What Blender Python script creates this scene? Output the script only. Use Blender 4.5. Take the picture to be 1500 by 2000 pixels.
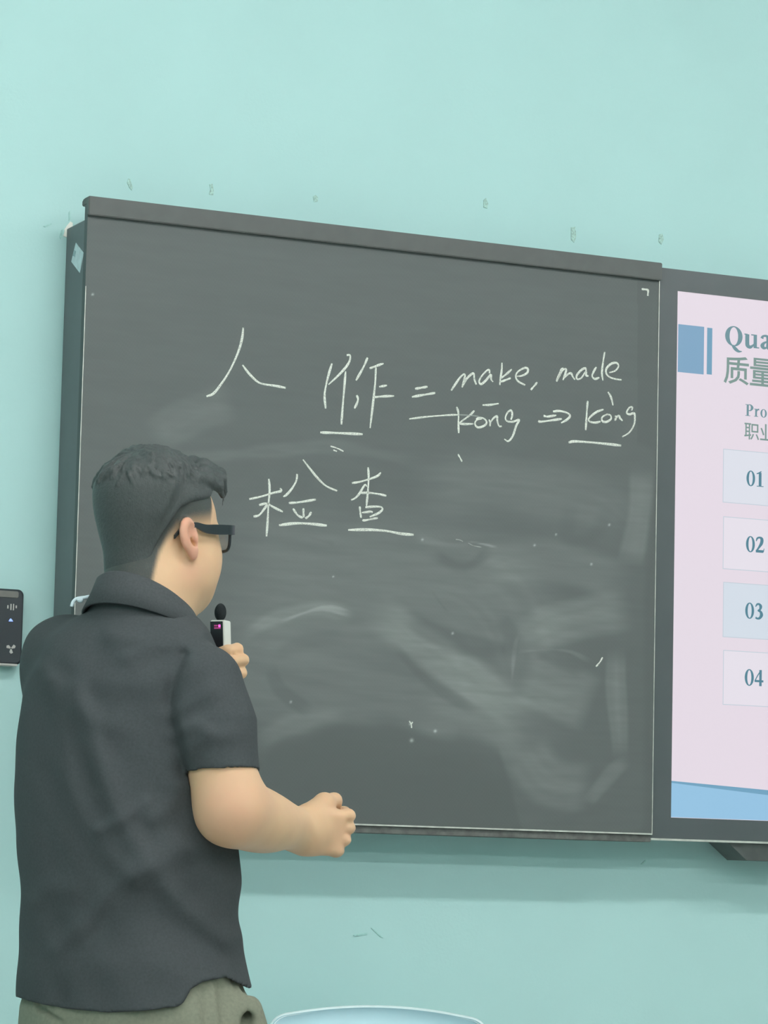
import bpy, bmesh, math, random
import numpy as np
from mathutils import Matrix, Vector

for o in list(bpy.data.objects): bpy.data.objects.remove(o, do_unlink=True)
scene = bpy.context.scene
COL = scene.collection
PI = math.pi
rng = np.random.default_rng(7)

# ------------------------------------------------------------------ camera
F_PX, YAW, PITCH, ROLL = 6374.5, 0.43669, 0.11624, 0.02314
CAM = np.array([-2.0261, -5.80375, 1.05])
W_B, Z_T, Z_B, D_B = 1.23072, 2.33307, 1.17803, 0.1212      # blackboard width, top, bottom, depth off the wall
A_X, A_T, A_B, DISP_T, DISP_B = 1.28006, 2.28345, 1.2136, 2.32774, 1.16843   # display picture left/top/bottom, casing top/bottom

fwd = np.array([math.sin(YAW)*math.cos(PITCH), math.cos(YAW)*math.cos(PITCH), math.sin(PITCH)])
_r = np.array([math.cos(YAW), -math.sin(YAW), 0.0]); _u = np.cross(_r, fwd)
RIGHT = math.cos(ROLL)*_r + math.sin(ROLL)*_u
UP = -math.sin(ROLL)*_r + math.cos(ROLL)*_u
cam = bpy.data.cameras.new('camera'); camo = bpy.data.objects.new('camera', cam); COL.objects.link(camo)
cam.sensor_fit = 'HORIZONTAL'; cam.sensor_width = 36.0; cam.lens = F_PX/1500*36.0
cam.clip_start = 0.05; cam.clip_end = 60
m = Matrix.Identity(4)
for i in range(3):
    m[i][0], m[i][1], m[i][2], m[i][3] = RIGHT[i], UP[i], -fwd[i], CAM[i]
camo.matrix_world = m
scene.camera = camo

# ------------------------------------------------------------------ world, exposure
world = bpy.data.worlds.new('world'); scene.world = world; world.use_nodes = True
world.node_tree.nodes['Background'].inputs[0].default_value = (0.8, 0.9, 1.0, 1)
world.node_tree.nodes['Background'].inputs[1].default_value = 0.3
vs = scene.view_settings
vs.view_transform = 'Standard'; vs.look = 'None'; vs.gamma = 1.0; vs.use_curve_mapping = False
vs.exposure = 0.0
LAMP_STRENGTH = 38.0
SCREEN = 1.0

# ------------------------------------------------------------------ helpers
def ray(px, py): return RIGHT*(px-750)/F_PX - UP*(py-1000)/F_PX + fwd
def on_y(px, py, y):
    d = ray(px, py); t = (y-CAM[1])/d[1]; return CAM+t*d
def on_x(px, py, x):
    d = ray(px, py); t = (x-CAM[0])/d[0]; return CAM+t*d
def to_px(P):
    d = np.asarray(P)-CAM; w = d@fwd
    return np.stack([750+F_PX*(d@RIGHT)/w, 1000-F_PX*(d@UP)/w], -1)

def hexs(s):
    s = s.lstrip('#'); c = [int(s[i:i+2], 16)/255 for i in (0, 2, 4)]
    return tuple(v/12.92 if v <= .04045 else ((v+.055)/1.055)**2.4 for v in c)+(1,)

def mat(name, col, rough=.6, spec=.3, metal=0.0, noise=None, bump=None, emit=None, trans=None, alpha=None, sss=None, coords='Object'):
    m = bpy.data.materials.new(name); m.use_nodes = True
    nt = m.node_tree; b = nt.nodes['Principled BSDF']; L = nt.links.new
    c = hexs(col) if isinstance(col, str) else tuple(col)+(1,)*(4-len(col))
    b.inputs['Base Color'].default_value = c
    b.inputs['Roughness'].default_value = rough
    b.inputs['Specular IOR Level'].default_value = spec
    b.inputs['Metallic'].default_value = metal
    tc = nt.nodes.new('ShaderNodeTexCoord')
    if noise:                                             # (scale, amount, detail)
        n = nt.nodes.new('ShaderNodeTexNoise'); n.inputs['Scale'].default_value = noise[0]; n.inputs['Detail'].default_value = noise[2]
        L(tc.outputs[coords], n.inputs['Vector'])
        r = nt.nodes.new('ShaderNodeMapRange'); r.inputs[1].default_value = .25; r.inputs[2].default_value = .75
        r.inputs[3].default_value = 1-noise[1]; r.inputs[4].default_value = 1+noise[1]
        L(n.outputs['Fac'], r.inputs[0])
        mx = nt.nodes.new('ShaderNodeMix'); mx.data_type = 'RGBA'; mx.blend_type = 'MULTIPLY'; mx.inputs[0].default_value = 1
        mx.inputs[6].default_value = c; L(r.outputs[0], mx.inputs[7]); L(mx.outputs[2], b.inputs['Base Color'])
    if bump:                                              # (scale, strength, distance)
        n2 = nt.nodes.new('ShaderNodeTexNoise'); n2.inputs['Scale'].default_value = bump[0]; n2.inputs['Detail'].default_value = 4
        L(tc.outputs[coords], n2.inputs['Vector'])
        bp = nt.nodes.new('ShaderNodeBump'); bp.inputs['Strength'].default_value = bump[1]; bp.inputs['Distance'].default_value = bump[2]
        L(n2.outputs['Fac'], bp.inputs['Height']); L(bp.outputs['Normal'], b.inputs['Normal'])
    if emit:
        b.inputs['Emission Color'].default_value = hexs(emit[0]); b.inputs['Emission Strength'].default_value = emit[1]
    if sss:
        b.inputs['Subsurface Weight'].default_value = sss; b.inputs['Subsurface Radius'].default_value = (1, .4, .2); b.inputs['Subsurface Scale'].default_value = .006
    if trans is not None: b.inputs['Transmission Weight'].default_value = trans
    if alpha is not None: b.inputs['Alpha'].default_value = alpha
    return m

def mesh(name, verts, faces, material=None, parent=None, smooth=False, col=None):
    me = bpy.data.meshes.new(name)
    me.from_pydata([tuple(map(float, v)) for v in verts], [], [tuple(map(int, f)) for f in faces]); me.update()
    if material: me.materials.append(material)
    if smooth: me.polygons.foreach_set('use_smooth', [True]*len(me.polygons))
    o = bpy.data.objects.new(name, me); COL.objects.link(o)
    if parent: o.parent = parent
    return o

def big_mesh(name, V, Q, material, parent=None, smooth=True, colors=None):
    me = bpy.data.meshes.new(name); V = np.asarray(V, np.float32); Q = np.asarray(Q, np.int32)
    k = Q.shape[1]
    me.vertices.add(len(V)); me.vertices.foreach_set('co', V.ravel())
    me.loops.add(Q.size); me.loops.foreach_set('vertex_index', Q.ravel())
    me.polygons.add(len(Q)); me.polygons.foreach_set('loop_start', np.arange(0, Q.size, k, dtype=np.int32))
    me.update(calc_edges=True); me.validate()
    if smooth: me.polygons.foreach_set('use_smooth', [True]*len(me.polygons))
    if colors is not None:
        at = me.color_attributes.new('tone', 'FLOAT_COLOR', 'POINT'); at.data.foreach_set('color', np.asarray(colors, np.float32).ravel())
    me.materials.append(material)
    o = bpy.data.objects.new(name, me); COL.objects.link(o)
    if parent: o.parent = parent
    return o

def from_bm(name, bm, material, parent=None, smooth=False):
    me = bpy.data.meshes.new(name); bm.normal_update(); bm.to_mesh(me); bm.free()
    me.materials.append(material)
    if smooth: me.polygons.foreach_set('use_smooth', [True]*len(me.polygons))
    o = bpy.data.objects.new(name, me); COL.objects.link(o)
    if parent: o.parent = parent
    return o

def box(name, lo, hi, material, parent=None, bevel=0.0, seg=2, M=None):
    bm = bmesh.new(); bmesh.ops.create_cube(bm, size=1)
    lo = np.array(lo, float); hi = np.array(hi, float); c = (lo+hi)/2; s = hi-lo
    for v in bm.verts: v.co = Vector((v.co.x*s[0]+c[0], v.co.y*s[1]+c[1], v.co.z*s[2]+c[2]))
    if bevel: bmesh.ops.bevel(bm, geom=bm.edges[:], offset=bevel, segments=seg, affect='EDGES', profile=.5)
    if M is not None: bm.transform(M)
    return from_bm(name, bm, material, parent, smooth=False)

def tube(name, pts, r, material, parent=None, n=10, closed=False, radii=None):
    P = [Vector(p) for p in pts]; V = []; Fc = []
    N = len(P); up = Vector((0, 0, 1)); prev = None
    for i, p in enumerate(P):
        a = P[(i-1) % N] if (closed or i > 0) else p; b = P[(i+1) % N] if (closed or i < N-1) else p
        t = (b-a).normalized()
        if prev is None:
            s = t.cross(up)
            if s.length < 1e-3: s = t.cross(Vector((1, 0, 0)))
        else: s = prev-t*prev.dot(t)
        s.normalize(); prev = s.copy(); w = t.cross(s)
        rr = radii[i] if radii is not None else r
        for k in range(n):
            a2 = 2*PI*k/n; V.append(p+s*math.cos(a2)*rr+w*math.sin(a2)*rr)
    for i in range(N if closed else N-1):
        for k in range(n):
            j = (i+1) % N
            Fc.append((i*n+k, i*n+(k+1) % n, j*n+(k+1) % n, j*n+k))
    if not closed:
        Fc.append(tuple(range(n-1, -1, -1))); Fc.append(tuple((N-1)*n+k for k in range(n)))
    return mesh(name, V, Fc, material, parent, smooth=True)

def thing(name, label, cat, loc=(0, 0, 0), group=None, rotz=0.0):
    o = bpy.data.objects.new(name, None); COL.objects.link(o); o.location = loc; o.rotation_euler = (0, 0, rotz)
    o['label'] = label; o['category'] = cat
    if group: o['group'] = group
    return o
def structure(o, label=None):
    o['kind'] = 'structure'
    if label: o['label'] = label
    return o
def catmull(pts, n=6):
    P = np.array(pts, float)
    if len(P) < 3:
        t = np.linspace(0, 1, n+1)[:, None]; return P[0]*(1-t)+P[-1]*t
    Q = np.vstack([2*P[0]-P[1], P, 2*P[-1]-P[-2]]); out = []
    for i in range(1, len(Q)-2):
        p0, p1, p2, p3 = Q[i-1:i+3]
        for s in np.linspace(0, 1, n, endpoint=False):
            out.append(.5*((2*p1)+(-p0+p2)*s+(2*p0-5*p1+4*p2-p3)*s*s+(-p0+3*p1-3*p2+p3)*s**3))
    out.append(P[-1]); return np.array(out)
def sstep(a, b, x):
    t = np.clip((x-a)/(b-a), 0, 1); return t*t*(3-2*t)

# ------------------------------------------------------------------ materials
M_WALL = mat('mint_wall_paint', (.470, .710, .690), rough=.62, spec=.25, noise=(3.0, .025, 4), bump=(160, .12, .002))
M_CEIL = mat('ceiling_paint', (.8, .8, .78), rough=.9, noise=(4, .02, 3))
M_FLOOR = mat('floor_tile_grey', (.50, .50, .48), rough=.45, noise=(6, .08, 4))
M_BLACK = mat('board_frame_black', (.075, .086, .086), rough=.5, spec=.35, noise=(30, .05, 3))
M_SIDE = mat('board_side_laminate', (.125, .140, .146), rough=.45, spec=.4, noise=(25, .05, 3))
M_CAP = mat('board_cap_grey', (.115, .122, .116), rough=.55, spec=.3, noise=(40, .06, 3))
M_RAIL = mat('dusty_rail', (.13, .135, .125), rough=.8, noise=(60, .35, 5))
M_ALU = mat('aluminium_trim', (.62, .62, .56), rough=.35, metal=.3, noise=(50, .2, 3))
M_BEZEL = mat('display_bezel', (.090, .104, .106), rough=.4, spec=.4, noise=(20, .03, 2))
M_TRAY = mat('display_tray', (.09, .10, .095), rough=.6, noise=(30, .15, 3))
M_WHITE = mat('white_plaster', (.93, .92, .84), rough=.9, noise=(80, .05, 3))
M_STICK = mat('sticker_paper', (.58, .68, .70), rough=.6, noise=(90, .12, 3))
M_TAPE = mat('tape_residue', (.40, .60, .54), rough=.6, noise=(300, .35, 3))
M_SCUFF = mat('wall_scuff', (.40, .66, .62), rough=.7, noise=(200, .12, 3))
M_DEV = mat('controller_black', (.030, .036, .042), rough=.35, spec=.4, noise=(20, .05, 2))
M_DEVTOP = mat('controller_top_strip', (.17, .17, .155), rough=.5, noise=(60, .08, 2))
M_ICON = mat('printed_icon', (.48, .47, .44), rough=.6, noise=(60, .05, 2))
M_LED = mat('blue_led', (.2, .3, .8), emit=('#8fa8ff', 1.0), noise=(10, .02, 2))

# ------------------------------------------------------------------ room
X0, X1, Y0, ZC = -4.0, 6.0, -9.0, 3.35
def plane(name, pts, material):
    pts = [np.array(p, float) for p in pts]
    return structure(mesh(name, pts, [(0, 1, 2, 3)], material))
# walls have thickness so nothing is paper thin
wall_front = structure(box('wall_front', (X0, 0, 0), (X1, .12, ZC), M_WALL), 'mint green painted classroom wall behind the board')
structure(box('wall_left', (X0-.12, Y0, 0), (X0, .12, ZC), M_WALL))
structure(box('wall_right', (X1, Y0, 0), (X1+.12, .12, ZC), M_WALL))
structure(box('wall_back', (X0-.12, Y0-.12, 0), (X1+.12, Y0, ZC), M_WALL))
structure(box('floor', (X0-.12, Y0-.12, -.12), (X1+.12, .12, 0), M_FLOOR))
structure(box('ceiling', (X0-.12, Y0-.12, ZC), (X1+.12, .12, ZC+.12), M_CEIL))

# ceiling lamps: two rows parallel to the board wall and one behind
M_LAMP = mat('lamp_diffuser', (.9, .9, .9), emit=('#ffffff', LAMP_STRENGTH))
M_LAMPBODY = mat('lamp_housing', (.8, .8, .8), rough=.5, noise=(10, .02, 2))
lamp_spots = [(x, y) for y in (-2.1, -4.6, -7.0) for x in (-2.4, .2, 2.8)]
ROWN = {-2.1: 'in the row nearest the chalkboard wall', -4.6: 'in the middle row of the room', -7.0: 'in the row nearest the back wall'}
COLN = {-2.4: 'left', .2: 'centre', 2.8: 'right'}
for (x, y) in lamp_spots:
    t = thing('ceiling_light', COLN[x]+' white ceiling strip light '+ROWN[y], 'light', (x, y, ZC), 'strip lights in rows on the ceiling')
    box('housing', (-.72, -.10, -.06), (.72, .10, 0), M_LAMPBODY, t, bevel=.008)
    box('diffuser', (-.68, -.055, -.125), (.68, .055, -.058), M_LAMP, t, bevel=.02, seg=4)

# marks on the wall
def wall_patch(name, pxpoly, material, th=.0015, y=0.0):
    P = [on_y(a, b, y) for a, b in pxpoly]; n = len(P)
    V = [p+np.array([0, -th, 0]) for p in P]+[p+np.array([0, .0, 0]) for p in P]
    Fc = [tuple(range(n))]+[(i, n+i, n+(i+1) % n, (i+1) % n) for i in range(n)]
    return mesh(name, V, Fc, material, wall_front)
for poly in ([(250, 349), (254, 350), (256, 358), (259, 366), (257, 372), (252, 366), (248, 357)],
             [(409, 360), (415, 359), (417, 372), (416, 381), (408, 380), (411, 370)],
             [(611, 384), (616, 381), (621, 387), (620, 394), (613, 395)],
             [(944, 391), (949, 387), (953, 398), (951, 407), (944, 405)],
             [(1115, 444), (1123, 443), (1125, 462), (1121, 474), (1115, 468)],
             [(1287, 458), (1293, 456), (1296, 468), (1291, 478), (1286, 472)]):
    wall_patch('tape_residue', poly, M_TAPE)
wall_patch('plaster_chip', [(123, 461), (126, 452), (125, 449), (131, 440), (137, 433), (141, 436), (141, 446), (134, 452), (130, 464)], M_WHITE, .003)
for poly in ([(84, 442), (100, 436), (101, 438), (88, 444)], [(119, 450), (123, 447), (121, 460), (118, 468), (116, 462)],
             [(134, 415), (136, 412), (137, 428), (134, 432)], [(724, 1812), (730, 1815), (748, 1832), (742, 1830)],
             [(690, 1826), (716, 1822), (716, 1825), (692, 1829)], [(1251, 1688), (1260, 1680), (1262, 1682), (1254, 1689)], [(1403, 1663), (1406, 1655), (1409, 1656), (1406, 1665)]):
    wall_patch('scuff_mark', poly, M_SCUFF)

# ------------------------------------------------------------------ blackboard
def board_material():
    m = bpy.data.materials.new('blackboard_surface'); m.use_nodes = True
    nt = m.node_tree; b = nt.nodes['Principled BSDF']; L = nt.links.new
    b.inputs['Roughness'].default_value = .55; b.inputs['Specular IOR Level'].default_value = .3
    at = nt.nodes.new('ShaderNodeAttribute'); at.attribute_name = 'tone'
    tc = nt.nodes.new('ShaderNodeTexCoord')
    mp = nt.nodes.new('ShaderNodeMapping'); mp.inputs['Rotation'].default_value = (0, .5, 0); mp.inputs['Scale'].default_value = (3, 1, 22); L(tc.outputs['Object'], mp.inputs['Vector'])
    n = nt.nodes.new('ShaderNodeTexNoise'); n.inputs['Scale'].default_value = 3; n.inputs['Detail'].default_value = 6; L(mp.outputs[0], n.inputs['Vector'])
    r = nt.nodes.new('ShaderNodeMapRange'); r.inputs[1].default_value = .3; r.inputs[2].default_value = .7; r.inputs[3].default_value = .80; r.inputs[4].default_value = 1.18; L(n.outputs['Fac'], r.inputs[0])
    mu = nt.nodes.new('ShaderNodeMath'); mu.operation = 'MULTIPLY'; L(at.outputs['Fac'], mu.inputs[0]); L(r.outputs[0], mu.inputs[1])
    mx = nt.nodes.new('ShaderNodeMix'); mx.data_type = 'RGBA'; mx.inputs[6].default_value = (.100, .112, .108, 1); mx.inputs[7].default_value = (.75, .80, .76, 1)
    L(mu.outputs[0], mx.inputs[0]); L(mx.outputs[2], b.inputs['Base Color'])
    return m
M_BOARD = board_material()
board = thing('blackboard', 'black sliding chalkboard panel covered in chalk writing beside the display', 'blackboard', (W_B/2, 0, Z_B))
BO = np.array([W_B/2, 0, Z_B])
def rel(lo): return np.array(lo, float)-BO
CAPH = .036
PT = .016                                                # panel thickness
# writing surface: dense sheet whose attribute holds the wiped chalk dust
def seg_dist(P, poly, along=False):
    best = np.full(len(P), 1e9); poly = np.array(poly, float); arc = np.zeros(len(P)); run = 0.0
    for a, b in zip(poly[:-1], poly[1:]):
        ab = b-a; t = np.clip(((P-a)@ab)/(ab@ab), 0, 1); q = a+t[:, None]*ab
        d = np.hypot(*(P-q).T); ln = math.hypot(*ab)
        if along: arc = np.where(d < best, run+t*ln, arc)
        best = np.minimum(best, d); run += ln
    return (best, arc/run) if along else best
nx, nz = 520, 490
gx = np.linspace(0, W_B, nx); gz = np.linspace(Z_B, Z_T-.012, nz)
GX, GZ = np.meshgrid(gx, gz, indexing='ij')
Vb = np.stack([GX.ravel(), np.full(GX.size, -D_B), GZ.ravel()], -1)
pxy = to_px(Vb)
def cr(pts, o=(440, 860), s=1.744): return [(o[0]+x/s, o[1]+y/s) for x, y in pts]
dust = np.full(len(Vb), .03)
wob = 9*np.sin(pxy[:, 0]*.021+pxy[:, 1]*.013)+6*np.sin(pxy[:, 0]*.047-pxy[:, 1]*.039+1.3)
sr = np.random.default_rng(5)
def swath(pts, hw, amp, soft=.5, sgn=1):
    global dust
    d, al = seg_dist(pxy, catmull(cr(pts), 4), True); d = d+wob*.25
    hw = hw/1.744
    tab = sr.uniform(.55, 1.15, 90); tab = np.convolve(tab, [.25, .5, .25], 'same')
    ang = sr.uniform(-.25, .25); coord = d+ang*(pxy[:, 0]-pxy[:, 1])*.12+40
    fray = np.interp(coord/5.5, np.arange(90), tab)
    w = 1-sstep(hw*(1-soft), hw*(1+soft*.35), d+5*(fray-.85))
    w = w*sstep(-.02, .22, al)*sstep(-.02, .22, 1-al)
    if sgn > 0: dust = dust+2.7*amp*w*fray
    else: dust = dust*(1-amp*w)
swath([(620, 170), (900, 150), (1250, 210), (1400, 320)], 110, .020, .8)
swath([(-60, 420), (300, 480), (700, 500), (900, 620), (1000, 900)], 260, .028, .7)
swath([(-100, 700), (200, 800), (600, 900), (1000, 950), (1200, 1000)], 200, .022, .7)
swath([(1425, 90), (1405, 300), (1370, 430)], 48, .030, .35)
swath([(820, 470), (1000, 410), (1200, 430), (1390, 500)], 80, .022, .5)
swath([(1000, 690), (1150, 620), (1390, 570)], 78, .036, .35)
swath([(1000, 800), (1150, 860), (1260, 900)], 100, .030, .3)
swath([(1330, 700), (1335, 900), (1350, 1090)], 32, .035, .35)
swath([(480, 560), (700, 720), (900, 860), (1060, 980)], 75, .030, .35)
swath([(40, 680), (180, 600), (330, 575), (440, 600)], 30, .035, .6)
swath([(180, 620), (330, 572), (440, 596)], 9, .05, .6)
swath([(640, 930), (900, 1010), (980, 1160)], 90, .014, .5)
swath([(1010, 1050), (1100, 1160), (1250, 1190)], 90, .026, .4)
swath([(1230, 1240), (1330, 1120), (1380, 1090)], 30, .025, .5)
swath([(100, 1035), (250, 960), (420, 940)], 40, .02, .6)
swath([(-260, 0), (-120, -80), (40, -130)], 70, .020, .5)
swath([(-240, 40), (-100, 60), (100, 40), (400, 25), (700, 85)], 26, .018, .8)
swath([(990, 720), (1150, 715), (1250, 755)], 7, .03, .8)
swath([(975, 830), (985, 720), (1000, 650)], 6, .03, .8)
swath([(780, 338), (850, 348), (930, 365)], 5, .08, .8)
swath([(640, 330), (760, 355), (860, 350)], 14, .02, .8)
swath([(700, 385), (815, 430), (910, 368)], 26, .55, .6, -1)
swath([(150, 760), (190, 850), (300, 930)], 26, .45, .6, -1)
swath([(150, 750), (260, 690), (420, 660)], 30, .28, .8, -1)
swath([(600, 590), (700, 650), (900, 720), (965, 770)], 42, .50, .5, -1)
swath([(930, 600), (975, 660), (965, 740)], 30, .40, .5, -1)
swath([(1180, 190), (1170, 330), (1250, 330), (1320, 220)], 32, .30, .8, -1)
swath([(560, 680), (690, 820), (860, 930)], 22, .40, .6, -1)
swath([(280, 330), (380, 355)], 12, .35, .8, -1)
swath([(700, 510), (760, 590)], 10, .4, .8, -1)
swath([(1050, 730), (1150, 770), (1220, 800)], 22, .35, .7, -1)
# clean, never chalked bottom part
yb = np.interp(pxy[:, 0], *zip(*cr([(0, 1060), (100, 1050), (300, 985), (550, 960), (800, 990), (930, 1060), (980, 1180), (1020, 1330)])))
low = pxy[:, 1]-np.interp(pxy[:, 0], [p[0] for p in cr([(0, 0), (100, 0), (300, 0), (550, 0), (800, 0), (930, 0), (980, 0), (1020, 0), (1040, 0)])],
                          [p[1] for p in cr([(0, 1060), (0, 1050), (0, 985), (0, 960), (0, 990), (0, 1070), (0, 1200), (0, 1330), (0, 1500)])])
dust = dust*(1-.75*sstep(-18, 22, low+wob))
dust = dust*(.4+.6*(1-sstep(25, 42, seg_dist(pxy, [(1245, 900), (1225, 1160), (1225, 1600)])*np.where(pxy[:, 0] > np.interp(pxy[:, 1], [900, 1160, 1600], [1245, 1225, 1225]), 1, 0))))
for (sx, sy, rr) in ((802, 1414, 4), (850, 1428, 4), (804, 1446, 5), (1155, 1102, 3), (884, 1237, 3), (568, 1371, 3), (651, 1126, 2.5), (825, 1054, 3), (1190, 1025, 3), (1044, 1065, 3), (181, 575, 3), (1086, 1044, 2.5)):
    dust = dust+.5*np.exp(-((pxy[:, 0]-sx)**2+(pxy[:, 1]-sy)**2)/(2*(rr*.45)**2))
dust = np.clip(dust+.006*np.sin(pxy[:, 0]*.9)*np.sin(pxy[:, 1]*.7+pxy[:, 0]*.2), 0, 1)
ii = (np.arange(nx-1)[:, None]*nz+np.arange(nz-1)[None, :]).ravel()
Qb = np.stack([ii, ii+nz, ii+nz+1, ii+1], -1)
surf = big_mesh('writing_surface', Vb-BO, Qb, M_BOARD, board, smooth=False, colors=np.stack([dust, dust, dust, np.ones_like(dust)], -1))
box('panel', rel((0, -D_B+.0006, Z_B)), rel((W_B, -D_B+PT, Z_T-.006)), M_BLACK, board)
box('frame_box', rel((0.0015, -D_B+PT, Z_B-.0135)), rel((W_B-.004, -.001, Z_T-.040)), M_SIDE, board, bevel=.002)
# top cap rail: profile extruded along the panel
prof = [(-D_B-.010, Z_T), (-D_B-.010, Z_T-CAPH), (-D_B+.002, Z_T-CAPH), (-D_B+.002, Z_T-.014), (-D_B+PT+.012, Z_T-.014), (-D_B+PT+.012, Z_T-.004), (-D_B+PT+.004, Z_T)]
bm = bmesh.new(); rings = []
for x in (-.002, W_B+.0015): rings.append([bm.verts.new(Vector(rel((x, y, z)))) for y, z in prof])
n = len(prof)
for i in range(n): bm.faces.new((rings[0][i], rings[0][(i+1) % n], rings[1][(i+1) % n], rings[1][i]))
bm.faces.new(rings[0]); bm.faces.new(rings[1][::-1]); bmesh.ops.recalc_face_normals(bm, faces=bm.faces)
bmesh.ops.bevel(bm, geom=bm.edges[:], offset=.0015, segments=2, affect='EDGES')
from_bm('top_rail', bm, M_CAP, board)
box('side_trim', rel((.0002, -D_B-.0012, Z_B)), rel((.0014, -D_B+.0005, Z_T-.17)), M_ALU, board)
box('side_trim', rel((W_B-.0006, -D_B-.0012, Z_B)), rel((W_B+.0008, -D_B+PT, Z_T-CAPH)), M_ALU, board)
box('bottom_trim', rel((0, -D_B-.0018, Z_B-.0005)), rel((W_B, -D_B+.004, Z_B+.0025)), M_ALU, board)
box('bottom_rail', rel((0, -D_B+.004, Z_B-.0145)), rel((W_B, -D_B+.05, Z_B-.0008)), M_RAIL, board, bevel=.001)
def side_patch(name, poly, material, x):
    P = [on_x(a, b, x)-BO for a, b in poly]; n = len(P)
    V = P+[p+np.array([.002, 0, 0]) for p in P]
    return mesh(name, V, [tuple(range(n))]+[(i, n+i, n+(i+1) % n, (i+1) % n) for i in range(n)], material, board)
s = side_patch('paper_sticker', [(148, 474), (163, 494), (155.5, 533), (139, 511)], M_STICK, .0005); s['label'] = 'pale paper sticker on the frame side'
M_INK = mat('sticker_print', (.34, .45, .48), rough=.7, noise=(120, .2, 2))
q = side_patch('sticker_print', [(144.5, 488), (148, 491), (146, 502), (141.5, 499)], M_INK, .0001)

# chalk writing
def chalk_material():
    m = bpy.data.materials.new('white_chalk'); m.use_nodes = True
    nt = m.node_tree; b = nt.nodes['Principled BSDF']; L = nt.links.new
    b.inputs['Base Color'].default_value = (.80, .82, .74, 1); b.inputs['Roughness'].default_value = .95; b.inputs['Specular IOR Level'].default_value = .05
    tc = nt.nodes.new('ShaderNodeTexCoord'); n = nt.nodes.new('ShaderNodeTexNoise'); n.inputs['Scale'].default_value = 650; n.inputs['Detail'].default_value = 3
    L(tc.outputs['Object'], n.inputs['Vector'])
    r = nt.nodes.new('ShaderNodeMapRange'); r.inputs[1].default_value = .33; r.inputs[2].default_value = .52; r.inputs[3].default_value = .45; r.inputs[4].default_value = 1.0
    L(n.outputs['Fac'], r.inputs[0]); L(r.outputs[0], b.inputs['Alpha'])
    return m
M_CHALK = chalk_material()
M_FAINT = mat('faint_chalk', (.30, .32, .30), rough=.95, noise=(400, .25, 3))
def ribbon(strokes, o, s, wpx, y):
    V = []; Fc = []
    for st in strokes:
        P = catmull([(o[0]+p[0]/s, o[1]+p[1]/s) for p in st], 5)
        L3 = np.array([on_y(a, b, y) for a, b in P]); n = len(L3)
        T = np.gradient(L3, axis=0); T[:, 1] = 0; T /= np.maximum(np.linalg.norm(T, axis=1), 1e-9)[:, None]
        N = np.stack([-T[:, 2], np.zeros(n), T[:, 0]], -1)
        k = np.linspace(0, 1, n); w = wpx*1.2/1000/2*(.62+.38*np.minimum(1, 7*np.minimum(k+.03, 1-k+.03)))*(1+.18*np.sin(k*9+len(V)))
        b0 = len(V); th = np.array([0, -.0006, 0])
        for i in range(n):
            V += [L3[i]+N[i]*w[i], L3[i]+N[i]*w[i]*.55+th, L3[i]-N[i]*w[i]*.55+th, L3[i]-N[i]*w[i]]
        for i in range(n-1):
            for j in range(3):
                Fc.append((b0+4*i+j, b0+4*i+j+1, b0+4*i+4+j+1, b0+4*i+4+j))
    return [v-BO for v in V], Fc
def chalk(name, strokes, o, s, wpx=3.4, material=None):
    V, Fc = ribbon(strokes, o, s, wpx, -D_B-.0003)
    ob = mesh(name, V, Fc, material or M_CHALK, board, smooth=True)
    bm = bmesh.new(); bm.from_mesh(ob.data); bmesh.ops.recalc_face_normals(bm, faces=bm.faces)
    # normals outward to the room
    for f in bm.faces:
        if f.normal.y > 0: f.normal_flip()
    bm.to_mesh(ob.data); bm.free()
    return ob
O6, S6 = (380, 620), 3.261
O7, S7 = (780, 660), 2.885
OA, SA = (870, 680), 7.895
OB, SB = (1040, 670), 6.818
OC, SC = (660, 900), 9.375
chalk('chalk_character', [[(310, 65), (303, 130), (285, 200), (255, 275), (215, 355), (165, 430), (120, 485), (75, 503)],
                          [(305, 302), (345, 355), (395, 405), (435, 424), (510, 435), (580, 449)]], O6, S6, 3.6)
chalk('chalk_character', [[(875, 293), (855, 360), (838, 430), (828, 500), (835, 580)],
                          [(968, 240), (990, 242), (988, 275), (965, 315), (915, 370), (852, 428)],
                          [(962, 343), (955, 430), (945, 550), (935, 682)],
                          [(1102, 256), (1075, 318), (1028, 402)],
                          [(1032, 495), (1041, 518), (1035, 545), (1018, 580)],
                          [(1115, 325), (1160, 308), (1203, 293)],
                          [(1155, 318), (1150, 420), (1135, 560), (1118, 705)],
                          [(1175, 442), (1225, 433)], [(1145, 508), (1200, 503), (1270, 500)]], O6, S6, 3.6)
chalk('chalk_underline', [[(800, 733), (900, 736), (1070, 744)]], O6, S6, 4)
chalk('chalk_mark', [[(865, 820), (905, 832), (948, 853)], [(883, 845), (907, 853)]], O6, S6, 2.2)
chalk('chalk_character', [[(473, 1028), (478, 1100), (470, 1200), (465, 1300), (458, 1395)],
                          [(348, 1157), (420, 1142), (500, 1118), (545, 1108), (552, 1098), (543, 1088)],
                          [(470, 1180), (440, 1225), (410, 1260), (375, 1268)],
                          [(410, 1195), (460, 1186), (505, 1210), (562, 1238)],
                          [(653, 997), (648, 1040), (620, 1090), (585, 1130), (565, 1142)],
                          [(690, 905), (740, 970), (790, 1030), (840, 1075), (908, 1105)],
                          [(600, 1182), (660, 1178), (772, 1160)],
                          [(627, 1217), (655, 1258), (688, 1277)], [(693, 1215), (695, 1274)], [(743, 1238), (730, 1262), (706, 1281)]], O6, S6, 3.5)
chalk('chalk_underline', [[(537, 1324), (640, 1312), (740, 1315), (842, 1326)]], O6, S6, 4.2)
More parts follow.
